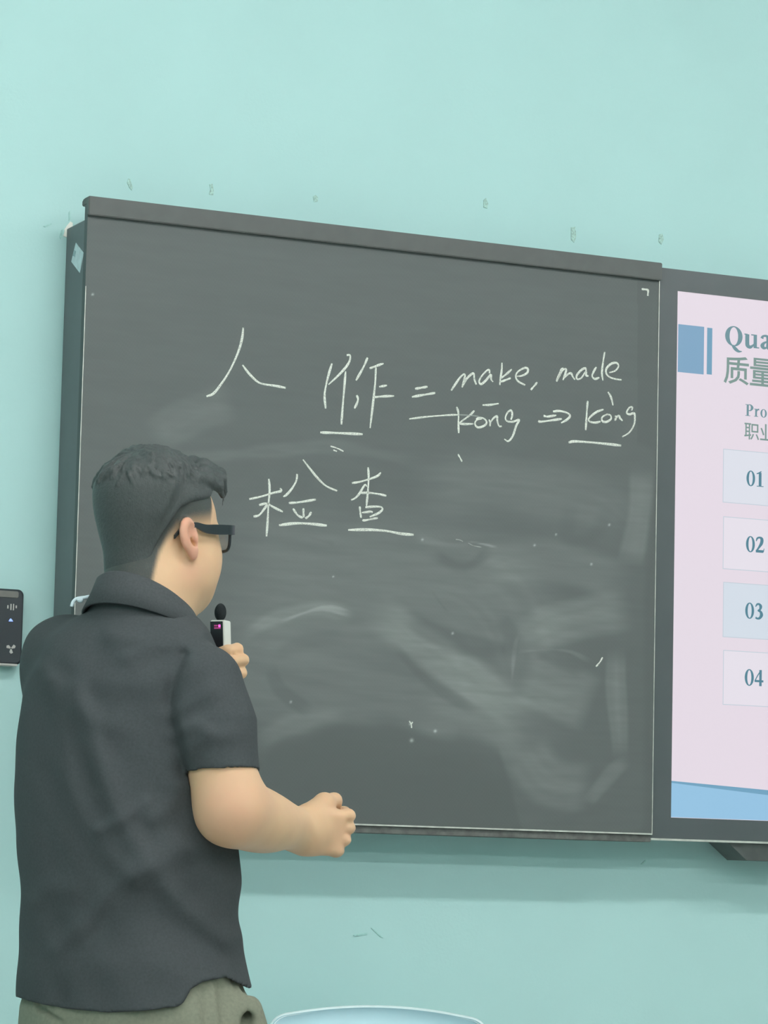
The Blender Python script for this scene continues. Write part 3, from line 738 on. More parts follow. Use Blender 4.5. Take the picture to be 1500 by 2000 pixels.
# ---- body
B = Vol((-.30, -.30, .02), (.46, .42, 1.86), .0036)
zlo = L(255, 2000)[2]-.06
B.add(lambda X, Y, Z: np.maximum(torso(X, Y, Z, -.022), np.maximum(Z-ZTOP+.03, zlo-Z)), (-.25, -.25, zlo), (.25, .25, ZTOP), .03)
B.cone(NECK-ZU*.05, SHR, .06, .045, .04); B.cone(NECK-ZU*.05, SHL, .06, .045, .04)
def skull(f, l, z):
    def e(c, A):
        q = [(f-c[0])/A[0], (l-c[1])/A[1], (z-c[2])/A[2]]; k0 = np.sqrt(q[0]**2+q[1]**2+q[2]**2); k1 = np.sqrt((q[0]/A[0])**2+(q[1]/A[1])**2+(q[2]/A[2])**2)
        return k0*(k0-1)/np.maximum(k1, 1e-5)
    d = e((-.008, 0, .045), (.098, .078, .083))
    d = smin(d, e((.032, 0, .0), (.062, .068, .095)), .025)
    al = np.abs(l)
    def ea(c, A):
        q = [(f-c[0])/A[0], (al-c[1])/A[1], (z-c[2])/A[2]]; k0 = np.sqrt(q[0]**2+q[1]**2+q[2]**2); k1 = np.sqrt((q[0]/A[0])**2+(q[1]/A[1])**2+(q[2]/A[2])**2)
        return k0*(k0-1)/np.maximum(k1, 1e-5)
    d = smin(d, ea((.048, .038, -.028), (.040, .036, .045)), .025)      # cheeks
    d = smin(d, ea((.020, .042, -.060), (.052, .030, .040)), .025)      # jaw
    d = smin(d, e((.062, 0, -.072), (.034, .040, .030)), .025)          # chin
    return d
B.add(lambda X, Y, Z: skull(*head_coords(X, Y, Z)), HC-.15, HC+.17, .02)
B.cone(hp(-.022, 0, -.03), NECK, .066, .074, .03)                       # neck
B.cone(hp(.046, 0, -.083), hp(.0, 0, -.115), .038, .055, .03)           # under the chin
B.cone(hp(.085, 0, .012), hp(.104, 0, -.030), .008, .013, .012)         # nose
for s_ in (-1, 1):
    B.ell(hp(.098, s_*.013, -.034), (.011, .008, .008), HFR, .006)
    B.ell(hp(.092, s_*.032, .012), (.012, .017, .010), HFR, .008, 's')  # eye sockets
    B.cone(hp(.083, s_*.016, .026), hp(.074, s_*.050, .026), .006, .005, .01)   # brows
B.cone(hp(.091, -.018, -.060), hp(.091, .018, -.060), .006, .006, .006) # lips
B.cone(hp(.090, -.015, -.069), hp(.090, .015, -.069), .006, .006, .005)
for s_ in (-1, 1):                                                      # ears
    ec = hp(-.008, s_*.0825, -.001); e1 = nrm(FH*.985-RH*s_*.17); e3 = nrm(ZU*.97-FH*.22); e2 = np.cross(e3, e1)
    e1 = nrm(np.cross(e2, e3)); fr = np.array([e1, nrm(e2), e3]); out = nrm(e2)*np.sign((nrm(e2)@RH)*s_)
    B.ell(ec+e3*.006, (.0205, .0085, .029), fr, .006)
    B.ell(ec-e3*.021+e1*.004, (.011, .0065, .015), fr, .008)
    B.ell(ec+out*.0095+e3*.006+e1*.004, (.0125, .0095, .0200), fr, .002, 's')
    B.ell(ec+out*.004+e1*.008-e3*.006, (.0055, .013, .0095), fr, .002, 's')
    B.ell(ec+e1*.013-e3*.002+out*.001, (.0045, .005, .008), fr, .004)
# arms
B.limb([SHR, lerp(SHR, ELR, .35), lerp(SHR, ELR, .72), ELR], [.040, .047, .0535, .052], .02)
B.limb([ELR, lerp(ELR, WRR, .22)-ZU*.002, lerp(ELR, WRR, .48)-ZU*.003, lerp(ELR, WRR, .78), WRR+(WRR-ELR)*.06], [.052, .0535, .049, .037, .0315], .025)
WRL = L(352, 1305, .285)
B.limb([SHL, lerp(SHL, ELL, .5), ELL], [.046, .050, .048], .02); B.limb([ELL, lerp(ELL, WRL, .4), WRL], [.048, .046, .030], .02)

def hand(V, wrist, d, nb, t, curl, spread=(.030, .010, -.010, -.029), sc=1.0, thumb=None, alo=(0, 0, 0, 0)):
    """palm plus five jointed fingers; d wrist->knuckles, nb back of hand, t thumb side"""
    d, nb, t = nrm(d), nrm(nb), nrm(t); fr = np.array([d, t, nb])
    V.rbox(wrist+d*.040*sc, (.044*sc, .039*sc, .0160*sc), fr, .014*sc, .016)
    V.cone(wrist-d*.01, wrist+d*.02*sc, .030, .030, .02, flat=(nb, .78))
    lens = ((.042, .025, .021), (.046, .029, .022), (.043, .027, .022), (.034, .021, .019)); kn = (.087, .090, .084, .073)
    joints = []
    for i in range(4):
        p = wrist+d*kn[i]*sc+t*spread[i]*sc+nb*.004; js = [p.copy()]
        V.ell(p, (.0135*sc, .0110*sc, .0140*sc), fr, .005)
        for j in range(3):
            a = math.radians(curl[j]+alo[i]); q = p+(d*math.cos(a)-nb*math.sin(a))*lens[i][j]*sc
            V.cone(p, q, (.0112, .0102, .0094)[j]*sc*(1 if i < 3 else .9), (.0104, .0094, .0082)[j]*sc*(1 if i < 3 else .9), .0035); p = q; js.append(p.copy())
        joints.append(js)
    if thumb:
        p = wrist+d*.018*sc+t*.026*sc-nb*.004
        for (cd, ct_, cn, ln, r0, r1) in thumb:
            q = p+nrm(d*cd+t*ct_+nb*cn)*ln*sc; V.cone(p, q, r0*sc, r1*sc, .008); p = q
    return joints
# right fist: back of the hand to the room, thumb side up
dR = nrm(vec(.80, .60, -.02)); tR = nrm(vec(.20, -.05, 1)); tR = nrm(tR-dR*(tR@dR)); nR = nrm(np.cross(tR, dR)); nR = nR if nR[1] < 0 else -nR
hand(B, WRR, dR, nR, tR, (62, 150, 225), sc=.98, thumb=[(.80, .48, -.30, .040, .021, .0165), (.92, .10, -.45, .034, .0155, .0125), (.10, -.55, -.85, .028, .0118, .0095)])
# left hand round the microphone: back of the hand to the board
dL = nrm(vec(.96, -.02, .24)); tL = nrm(vec(-.28, 0, 1)); tL = nrm(tL-dL*(tL@dL)); nL = nrm(np.cross(dL, tL)); nL = nL if nL[1] > 0 else -nL
PIP = L(463, 1268, .245)
lw = PIP-(dL*math.cos(math.radians(48))-nL*math.sin(math.radians(48)))*.042-dL*.087-tL*.030-nL*.004
JL = hand(B, lw, dL, nL, tL, (48, 128, 190), thumb=[(.22, .05, -.97, .034, .016, .0120), (.50, .0, -.86, .020, .0115, .0105), (.9, -.1, -.40, .012, .0100, .0085)])
B.cone(WRL, lw, .030, .029, .02)
# legs inside the trousers
for s_ in (-1, 1):
    hip = vec(fU[0], 0, 0)+RT*s_*.085+ZU*.86; knee = vec(fU[0], 0, 0)+RT*s_*.105+FT*.02+ZU*.47; ank = vec(fU[0], 0, 0)+RT*s_*.12-FT*.02+ZU*.09
    B.cone(hip, knee, .075, .052, .03); B.cone(knee, ank, .052, .036, .03); B.cone(ank-FT*.01-ZU*.03, ank+FT*.13-ZU*.055, .032, .022, .02)
Vv, Qq = B.surface()
# tone attribute: r = short clipped hair on the skin, g = redder skin (ears, knuckles, elbow)
f, l, z = head_coords(Vv[:, 0], Vv[:, 1], Vv[:, 2])
HLF = [-.12, -.085, -.070, -.052, -.040, -.028, 0, .030, .052, .066, .080, .12]
HLZ = [-.100, -.095, -.058, -.004, .024, .044, .058, .064, .070, .082, .098, .11]
hl = np.interp(f, HLF, HLZ)
depth = np.interp(f, [-.12, -.07, -.045, -.03, .0, .045, .058, .075], [.030, .034, .036, .044, .046, .046, .012, .006])
stub = sstep(-1, -.25, (z-hl)/depth)**.75*(z > -.12)*(np.hypot(f, l) < .16)
stub = np.where((f > .060) & (z < hl), 0, stub)
isear = (np.abs(l) > .0815) & (np.abs(z) < .042) & (f < .018) & (f > -.045) & (((f+.008)/.025)**2+(z/.040)**2 < 1)
stub = np.where(isear, 0, stub)
red = np.where(isear, .8, 0)+.45*np.exp(-((f-.005)**2+(z+.055)**2)/.0006)*(np.abs(l) > .03)
for pR in (ELR,): red = red+.5*np.exp(-((Vv-pR-vec(.0, -.04, 0))**2).sum(1)/.003)
dh = np.linalg.norm(Vv-(WRR+dR*.09), axis=1); red = red+.25*np.exp(-(dh/.05)**2)
red = red*(np.linalg.norm(Vv-HC, axis=1) < 2)
tone = np.stack([stub, np.clip(red, 0, 1), 0*stub, np.ones_like(stub)], -1)

def skin_material():
    m = bpy.data.materials.new('skin'); m.use_nodes = True; nt = m.node_tree; b = nt.nodes['Principled BSDF']; Lk = nt.links.new
    b.inputs['Roughness'].default_value = .52; b.inputs['Specular IOR Level'].default_value = .3
    b.inputs['Subsurface Weight'].default_value = .15; b.inputs['Subsurface Radius'].default_value = (1, .35, .2); b.inputs['Subsurface Scale'].default_value = .008
    at = nt.nodes.new('ShaderNodeAttribute'); at.attribute_name = 'tone'; sp = nt.nodes.new('ShaderNodeSeparateColor'); Lk(at.outputs['Color'], sp.inputs[0])
    tc = nt.nodes.new('ShaderNodeTexCoord'); n = nt.nodes.new('ShaderNodeTexNoise'); n.inputs['Scale'].default_value = 22; n.inputs['Detail'].default_value = 5; Lk(tc.outputs['Object'], n.inputs['Vector'])
    m0 = nt.nodes.new('ShaderNodeMix'); m0.data_type = 'RGBA'; m0.inputs[6].default_value = (.66, .420, .262, 1); m0.inputs[7].default_value = (.78, .515, .305, 1); Lk(n.outputs['Fac'], m0.inputs[0])
    m1 = nt.nodes.new('ShaderNodeMix'); m1.data_type = 'RGBA'; m1.inputs[7].default_value = (.66, .33, .235, 1); Lk(sp.outputs[1], m1.inputs[0]); Lk(m0.outputs[2], m1.inputs[6])
    n2 = nt.nodes.new('ShaderNodeTexNoise'); n2.inputs['Scale'].default_value = 900; Lk(tc.outputs['Object'], n2.inputs['Vector'])
    ad = nt.nodes.new('ShaderNodeMath'); ad.operation = 'MULTIPLY_ADD'; Lk(n2.outputs['Fac'], ad.inputs[0]); ad.inputs[1].default_value = .25; ad.inputs[2].default_value = .875
    mu = nt.nodes.new('ShaderNodeMath'); mu.operation = 'MULTIPLY'; mu.use_clamp = True; Lk(sp.outputs[0], mu.inputs[0]); Lk(ad.outputs[0], mu.inputs[1])
    m2 = nt.nodes.new('ShaderNodeMix'); m2.data_type = 'RGBA'; m2.inputs[7].default_value = (.055, .064, .060, 1); Lk(mu.outputs[0], m2.inputs[0]); Lk(m1.outputs[2], m2.inputs[6]); Lk(m2.outputs[2], b.inputs['Base Color'])
    return m
M_SKIN = skin_material()
body = big_mesh('body', Vv, Qq, M_SKIN, person, colors=tone)
M_EYE = mat('eye_white', (.85, .84, .80), rough=.2, noise=(20, .02, 2)); M_IRIS = mat('iris_brown', (.03, .018, .012), rough=.15, noise=(60, .1, 2))
def blob(name, c, axes, fr, material, parent, n=16):
    V = []; Fc = []; R = np.array(fr)
    for i in range(n+1):
        th = PI*i/n
        for j in range(2*n): ph = PI*j/n; q = vec(math.sin(th)*math.cos(ph)*axes[0], math.sin(th)*math.sin(ph)*axes[1], math.cos(th)*axes[2]); V.append(c+R.T@q)
    for i in range(n):
        for j in range(2*n): Fc.append((i*2*n+j, (i+1)*2*n+j, (i+1)*2*n+(j+1) % (2*n), i*2*n+(j+1) % (2*n)))
    return mesh(name, V, Fc, material, parent, smooth=True)
for s_ in (-1, 1):
    e = blob('eye', hp(.078, s_*.032, .012), (.0115, .0115, .0115), HFR, M_EYE, person, 10)
    blob('iris', hp(.0868, s_*.032, .012), (.0035, .0055, .0055), HFR, M_IRIS, e, 8)

# ---- hair
def thick(f, l, z):
    hl = np.interp(f, HLF, HLZ)
    t = .0065*sstep(-.004, .012, z-hl)+.012*sstep(.03, .085, z-hl)*sstep(-.09, -.02, f)+.009*sstep(-.02, .10, z)*sstep(.04, -.06, f)
    return t+.009*sstep(.04, .11, z)*sstep(.0, -.07, f)-.004*sstep(.08, .13, z)+.004*sstep(.07, .10, z)*sstep(.0, .06, f)
Hh = Vol(HC-vec(.16, .16, .16), HC+vec(.17, .17, .21), .0024)
Xh, Yh, Zh = Hh.ax[0][:, None, None], Hh.ax[1][None, :, None], Hh.ax[2][None, None, :]
f, l, z = head_coords(Xh, Yh, Zh)
hl = np.interp(f, HLF, HLZ); al = np.abs(l)
# on the back of the head the line runs level round the nape
t_ = thick(f, l, z)
t_ = t_-.012*sstep(.006, -.012, z-hl)
Hh.D[:] = (skull(f, l, z)-t_).astype(np.float32)
# nape taper between skull and neck
nape = L(285, 1112, -.03)
Hh.D[:] = np.where(z < -.075, .05, Hh.D)
Hh.cone(hp(-.042, 0, .0), hp(-.026, 0, -.075), .060, .0665, .02)
cut = (np.interp(f, HLF, HLZ)-z)                                        # remove whatever fell below the hair line
Hh.D[:] = -smin(-Hh.D, -cut.astype(np.float32), .006)
# locks combed forward over the crown, ending in a lifted fringe
r2 = np.random.default_rng(11)
WX = nrm(vec(-.50, .10, .86)); WA = nrm(np.cross(vec(0, 1, 0), WX)); WB_ = np.cross(WX, WA); CC = vec(-.008, 0, .045)
def hair_pt(th, ph, lift):
    d = WX*math.cos(th)+(WA*math.cos(ph)+WB_*math.sin(ph))*math.sin(th); r = .05
    for _ in range(30):
        q = CC+d*r; e = float(skull(*[np.array(c) for c in q])-thick(*[np.array(c) for c in q])); r -= e*.8
    q = CC+d*(r+lift); return q
for i in range(300):
    ph = r2.uniform(0, 2*PI); th0 = math.radians(r2.uniform(2, 62)); dl = math.radians(r2.uniform(22, 38)); tw = r2.uniform(-.35, .55)
    pts = []
    for k in range(5):
        s = k/4; q = hair_pt(th0+dl*s, ph+tw*s, -.0015+.004*math.sin(PI*s)*r2.uniform(.4, 1.2)+(.003*s if r2.uniform() < .25 else 0)); pts.append(q)
    if min(q[2]-max(np.interp(q[0], HLF, HLZ)+.030, .072-.3*max(0, q[0])) for q in pts) < 0: continue
    pts = [hp(*q) for q in pts]; w_ = r2.uniform(.75, 1.15)
    for a, b, ra, rb in zip(pts[:-1], pts[1:], (.0032, .0046, .0046, .0036), (.0046, .0046, .0036, .0016)): Hh.cone(a, b, ra*w_, rb*w_, .0010)
# fringe over the forehead
for (p, q, w, ra, rb) in ((hp(.060, .030, .125), hp(.098, .026, .118), hp(.113, .020, .098), .016, .006), (hp(.055, .010, .130), hp(.098, .008, .124), hp(.114, .006, .104), .016, .006), (hp(.050, -.020, .128), hp(.090, -.024, .120), hp(.106, -.028, .100), .016, .006),
                          (hp(.050, .045, .112), hp(.088, .042, .108), hp(.104, .034, .090), .014, .005), (hp(.045, .055, .100), hp(.076, .050, .097), hp(.093, .042, .080), .011, .004), (hp(.02, .060, .10), hp(.05, .058, .100), hp(.078, .050, .092), .013, .007)):
    Hh.cone(p, q, ra, (ra+rb)/2, .006); Hh.cone(q, w, (ra+rb)/2, rb, .006)
for (a, b, c) in ((hp(.106, .028, .100), hp(.108, .030, .088), hp(.098, .036, .066)),):
    Hh.cone(a, b, .0035, .003, .003); Hh.cone(b, c, .003, .0014, .003)
Vh_, Qh_ = Hh.surface()
def hair_material():
    m = bpy.data.materials.new('black_hair'); m.use_nodes = True; nt = m.node_tree; b = nt.nodes['Principled BSDF']; Lk = nt.links.new
    b.inputs['Roughness'].default_value = .55; b.inputs['Specular IOR Level'].default_value = .35
    tc = nt.nodes.new('ShaderNodeTexCoord'); mp = nt.nodes.new('ShaderNodeMapping'); mp.inputs['Rotation'].default_value = (.2, .15, TH_H); mp.inputs['Scale'].default_value = (1, .12, .6); Lk(tc.outputs['Object'], mp.inputs[0])
    n = nt.nodes.new('ShaderNodeTexNoise'); n.inputs['Scale'].default_value = 330; n.inputs['Detail'].default_value = 4; n.inputs['Distortion'].default_value = .6; Lk(mp.outputs[0], n.inputs['Vector'])
    mx = nt.nodes.new('ShaderNodeMix'); mx.data_type = 'RGBA'; mx.inputs[6].default_value = (.044, .053, .053, 1); mx.inputs[7].default_value = (.084, .092, .088, 1); Lk(n.outputs['Fac'], mx.inputs[0]); Lk(mx.outputs[2], b.inputs['Base Color'])
    bp = nt.nodes.new('ShaderNodeBump'); bp.inputs['Strength'].default_value = .55; bp.inputs['Distance'].default_value = .002; Lk(n.outputs['Fac'], bp.inputs['Height']); Lk(bp.outputs[0], b.inputs['Normal'])
    return m
M_HAIR = hair_material()
hair = big_mesh('hair', Vh_, Qh_, M_HAIR, person); hair['label'] = 'short black hair with faded sides and a lifted fringe'

# ---- shirt
M_SHIRT = mat('black_polo_knit', (.066, .074, .077), rough=.85, spec=.15, noise=(260, .10, 3), bump=(900, .18, .0006))
T = Vol((-.30, -.32, L(255, 2000)[2]-.03), (.32, .34, ZTOP+.09), .0036)
hem_px = [(-60, 1948), (38, 1948), (90, 1957), (150, 1965), (230, 1970), (300, 1966), (362, 1958), (372, 1950), (384, 1926), (405, 1913), (448, 1905), (462, 1914), (490, 1930), (560, 1935)]
HU = [L(a, b)[0] for a, b in hem_px]; HZ = [L(a, b)[2] for a, b in hem_px]
folds = [  # (pixel polyline, amplitude m, width m)
    ([(150, 1345), (185, 1450), (230, 1580), (290, 1680), (360, 1760), (440, 1830)], .0085, .014),
    ([(95, 1330), (120, 1450), (150, 1560), (200, 1650), (270, 1720)], .004, .014),
    ([(110, 1850), (170, 1800), (230, 1735), (290, 1690), (350, 1650)], .006, .012),
    ([(200, 1622), (240, 1605), (290, 1570)], .005, .008),
    ([(270, 1712), (330, 1690), (400, 1640)], .004, .010),
    ([(90, 1260), (160, 1310), (240, 1340), (320, 1330)], .004, .016),
    ([(75, 1300), (150, 1380), (215, 1420)], .004, .014),
    ([(215, 1240), (290, 1250), (350, 1225), (390, 1228)], .004, .010),
    ([(250, 1285), (320, 1262), (385, 1240)], .004, .009),
    ([(340, 1400), (370, 1380), (420, 1350)], .005, .010),
    ([(345, 1440), (385, 1425), (410, 1432)], .005, .009),
    ([(352, 1475), (400, 1450), (450, 1440)], .004, .010),
    ([(360, 1282), (338, 1340), (334, 1390), (345, 1440), (362, 1515)], -.006, .007),
    ([(352, 1560), (360, 1650), (380, 1760)], -.004, .014),
    ([(60, 1760), (90, 1740), (140, 1735)], .003, .012), ([(300, 1600), (330, 1580), (350, 1540)], .004, .010),
    ([(80, 1900), (200, 1880), (330, 1890)], .003, .02)]
def fold_field(X, Z):
    shp = np.broadcast(X, Z).shape; x = np.broadcast_to(X, shp); z = np.broadcast_to(Z, shp); out = np.zeros(shp, np.float32)
    for poly, amp, w in folds:
        P = catmull([L(a, b, -.12)[[0, 2]] for a, b in poly], 4); best = np.full(shp, 1e3, np.float32)
        for i, (a, b) in enumerate(zip(P[:-1], P[1:])):
            ab = b-a; t = np.clip(((x-a[0])*ab[0]+(z-a[1])*ab[1])/(ab@ab), 0, 1)
            best = np.minimum(best, (x-a[0]-t*ab[0])**2+(z-a[1]-t*ab[1])**2)
        tpar = np.exp(-best/(2*w*w)); out += amp*tpar
    return out
ff2 = fold_field(T.ax[0][:, None], T.ax[2][None, :])                     # (u,z) relief on the side towards the room
T.add(lambda X, Y, Z: np.maximum(torso(X, Y, Z), Z-ZTOP), (-.30, -.30, -1), (.30, .30, 3), .0)
T.cone(NECK-ZU*.056, SHR+ZU*.008, .060, .052, .03); T.cone(NECK-ZU*.044, SHL+ZU*.004, .062, .060, .05)
T.cone(L(286, 1180, -.004), L(282, 1205, -.004), .079, .080, .01); T.cone(L(280, 1225, -.004), NECK-ZU*.06, .082, .095, .03)
# right sleeve, cut square to the arm
axR = nrm(HEMR-SHR)
def sleeve(a, hem, r0, rm, r1, k, cutn=None):
    cutn = nrm(hem-a) if cutn is None else nrm(cutn); ax = nrm(hem-a); Ls = np.linalg.norm(hem-a)
    def fn(X, Y, Z):
        px, py, pz = X-a[0], Y-a[1], Z-a[2]; t = px*ax[0]+py*ax[1]+pz*ax[2]; tt = np.clip(t, 0, None)
        q = np.sqrt((px-tt*ax[0])**2+(py-tt*ax[1])**2+(pz-tt*ax[2])**2)
        return np.maximum(q-np.interp(tt/Ls, [0, .5, 1], [r0, rm, r1]), (X-hem[0])*cutn[0]+(Y-hem[1])*cutn[1]+(Z-hem[2])*cutn[2])
    T.add(fn, np.minimum(a, hem)-.09, np.maximum(a, hem)+.09, k)
sleeve(SHR, HEMR, .061, .069, .0585, .016, vec(.11, -.10, -1))
HEML = lerp(SHL, ELL, .62); sleeve(SHL, HEML, .062, .060, .058, .06)
# relief: strongest on the surface facing the room
bm_ = sstep(.05, -.05, T.ax[1])[None, :, None]
T.D -= (1.35*ff2[:, None, :]*bm_).astype(np.float32)
ripple = .0016*np.sin(T.ax[0][:, None, None]*61+T.ax[2][None, None, :]*37+2*np.sin(T.ax[1]*23)[None, :, None])*np.sin(T.ax[2]*29+1.0)[None, None, :]
T.D += ripple.astype(np.float32)
# openings: hem, cuff, neck
c0 = L(286, 1184, -.002); gx_ = T.ax[0][:, None, None]-c0[0]; gy_ = T.ax[1][None, :, None]-c0[1]; gz_ = T.ax[2][None, None, :]-c0[2]
lim = gz_+.004+.40*(gx_*FT[0]+gy_*FT[1]); nearneck = (gx_*gx_+gy_*gy_) < .115**2
T.D[:] = np.where(nearneck, np.maximum(T.D, lim), T.D).astype(np.float32)
hz = np.interp(T.ax[0], HU, HZ)[:, None, None]
T.D[:] = np.maximum(T.D, (hz-T.ax[2][None, None, :]).astype(np.float32))
zb_ = L(255, 1880)[2]
T.add(lambda X, Y, Z: np.maximum(torso(X, Y, Z, -.009), Z-zb_), (-.3, -.3, -1), (.3, .3, zb_), .0, 's')
T.cone(lerp(SHR, HEMR, .82), HEMR+axR*.05, .0525, .0520, .0, 's')
T.cone(lerp(SHL, HEML, .8), HEML+nrm(HEML-SHL)*.05, .0525, .0525, .0, 's')
T.cone(NECK-ZU*.02, hp(-.022, 0, -.03)+ZU*.05, .0735, .0735, .0, 's')
Vs, Qs = T.surface()
shirt = big_mesh('shirt', Vs, Qs, M_SHIRT, person); shirt['label'] = 'black short-sleeved polo shirt'
# collar: fold-over leaf standing round the neck, plus its stand
M_COLLAR = mat('black_collar_rib', (.068, .075, .078), rough=.8, spec=.2, noise=(300, .12, 2), bump=(1200, .2, .0005))
def collar_ring(name, profile, parent, gap=14, n=72):
    """profile: list of (radius, drop) from inner top to outer bottom; ring tips forward round the neck"""
    V = []; Fc = []; c0 = L(286, 1184, -.002); mseg = len(profile)
    for k in range(n+1):
        ph = math.radians(gap)+(2*PI-2*math.radians(gap))*k/n; cf, cl = math.cos(ph), math.sin(ph)
        for (r, dz, tilt, ex) in profile:
            rr = r*(1+ex*(1-abs(cf))*.0)
            p = c0+FT*cf*rr*1.02+RT*cl*rr+ZU*(dz-tilt*cf*.5-.006*(1+cf)); V.append(p)
    for k in range(n):
        for j in range(mseg): Fc.append((k*mseg+j, k*mseg+(j+1) % mseg, (k+1)*mseg+(j+1) % mseg, (k+1)*mseg+j))
    Fc.append(tuple(range(mseg))); Fc.append(tuple(n*mseg+j for j in range(mseg-1, -1, -1)))
    return mesh(name, V, Fc, M_COLLAR, parent, smooth=True)
collar_ring('collar', [(.0735, -.018, .070, 0), (.0735, .012, .070, 0), (.0765, .015, .070, 0), (.0815, .012, .070, 0), (.0895, -.008, .066, 0), (.1020, -.033, .062, 0), (.0985, -.0350, .062, 0), (.086, -.012, .066, 0), (.0785, .004, .070, 0), (.077, -.018, .07, 0)], shirt)

# ---- trousers
M_TROU = mat('olive_trousers', (.225, .232, .175), rough=.85, spec=.15, noise=(180, .10, 3), bump=(700, .15, .0006))
P = Vol((-.32, -.32, .03), (.34, .34, L(255, 1880)[2]+.01), .0046)
zt_ = L(255, 1868)[2]
hipc = vec(fU[0]+.012, 0, 0)
def hips(X, Y, Z):
    a = np.interp(Z, [.56, .62, .68, .74, .80, .86, .92, 1.0], [.130, .160, .182, .197, .205, .200, .180, .165])*1.0; b = a*.80
    cu = np.interp(Z, [.7, .82, .9, 1.0], [.020, .024, .018, .008])
    x = X-cu; y = Y; lat = x*RT[0]+y*RT[1]; fr = x*FT[0]+y*FT[1]; q = np.sqrt((lat/a)**2+(fr/b)**2); r = np.sqrt(lat*lat+fr*fr)
    return np.maximum(np.maximum(r*(1-1/np.maximum(q, .05))*.93, Z-zt_), .57-Z)
P.add(hips, (-.3, -.3, .5), (.3, .3, zt_), .0)
for s_ in (-1, 1):
    hip = hipc+RT*s_*.090+ZU*.74; knee = hipc+RT*s_*.108+FT*.02+ZU*.47; ank = hipc+RT*s_*.122-FT*.01+ZU*.10
    P.limb([hip, lerp(hip, knee, .5), knee, lerp(knee, ank, .5), ank], [.108, .098, .084, .076, .070], .05)
P.add(lambda X, Y, Z: np.abs(X-(hipc[0]))*0+.055-Z, (-.4, -.4, 0), (.4, .4, .05), .0, 's')
# pocket bulge and creases near the side slit
for (a, b, r, k) in ((L(488, 1972, -.080), L(502, 2020, -.075), .018, .04),): P.cone(a, b, r, r, k)
def skin_v(V, px, py):                                    # depth at which the sight line first meets the surface
    for v in np.arange(-.30, .2, .002):
        q = np.round((L(px, py, v)-V.lo)/V.h).astype(int)
        if np.all(q >= 0) and np.all(q < V.n) and V.D[tuple(q)] < 0: return v
    return 0.
for (a, b, r, dp, k) in (((448, 1900), (461, 1930), .006, .0, .003), ((436, 1925), (446, 2030), .010, -.005, .012), ((404, 1935), (408, 2030), .010, -.006, .012), ((474, 1935), (486, 2030), .010, -.006, .012), ((72, 1962), (128, 2004), .005, -.002, .004)):
    P.cone(L(*a, skin_v(P, *a)+dp), L(*b, skin_v(P, *b)+dp), r, r*.7, k, 's')
rp = .0022*np.sin(P.ax[0][:, None, None]*48+P.ax[2][None, None, :]*20)*np.sin(P.ax[2][None, None, :]*13+P.ax[1][None, :, None]*21); P.D += rp.astype(np.float32)
Vp, Qp = P.surface(); trousers = big_mesh('trousers', Vp, Qp, M_TROU, person); trousers['label'] = 'olive green trousers'
# shoes
M_SHOE = mat('black_shoe', (.03, .03, .03), rough=.4, noise=(40, .1, 2)); M_SOLE = mat('rubber_sole', (.5, .5, .47), rough=.7, noise=(40, .1, 2))
for s_ in (-1, 1):
    ank = hipc+RT*s_*.122-FT*.01; fr = np.array([FT, RT, ZU])
    S = Vol(ank-vec(.27, .27, 0), ank+vec(.27, .27, .16), .005)
    S.ell(ank+FT*.09+ZU*.045, (.135, .050, .045), fr, .02); S.ell(ank-FT*.005+ZU*.065, (.065, .045, .060), fr, .03)
    S.D[:] = np.maximum(S.D, .022-S.ax[2][None, None, :])
    v_, q_ = S.surface(); sh = big_mesh('shoe', v_, q_, M_SHOE, person)
    S = Vol(ank-vec(.27, .27, .02), ank+vec(.27, .27, .06), .005); S.ell(ank+FT*.055+ZU*.012, (.162, .051, .08), fr, .0); S.D[:] = np.maximum(S.D, np.maximum(S.ax[2][None, None, :]-.024, .001-S.ax[2][None, None, :]))
    v_, q_ = S.surface(); big_mesh('sole', v_, q_, M_SOLE, sh)

def world_of(p): return porg+UH*p[0]+VH*p[1]+ZU*p[2]
def top_thing(name, label, cat, origin):
    t = thing(name, label, cat, tuple(world_of(origin)), rotz=-YAW); return t

# ------------------------------------------------------------------ eyeglasses
M_GLF = mat('black_acetate', (.020, .026, .030), rough=.3, spec=.5, noise=(60, .05, 2)); M_HINGE = mat('hinge_metal', (.35, .36, .36), rough=.35, metal=.8, noise=(60, .05, 2))
M_LENS = mat('clear_lens', (.95, .97, .97), rough=.03, trans=1.0, alpha=.25)
GO = hp(.085, 0, .012); gl = top_thing('eyeglasses', 'thick black framed eyeglasses on the person facing the chalkboard', 'glasses', GO)
def gp(f, l, z): return FH*f+RH*l+ZU*z
def rim_pts(s_, w=.0275, h=.0205, n=28, p=3.2):
    pts = []
    for k in range(n):
        a = 2*PI*k/n; c, q = math.cos(a), math.sin(a); x = abs(c)**(2/p)*math.copysign(w, c); zz = abs(q)**(2/p)*math.copysign(h, q)
        l = s_*(.036)+x; fo = .018-.9*max(0, abs(l)-.02)**2*6
        pts.append(gp(fo, l, zz-.001))
    return pts
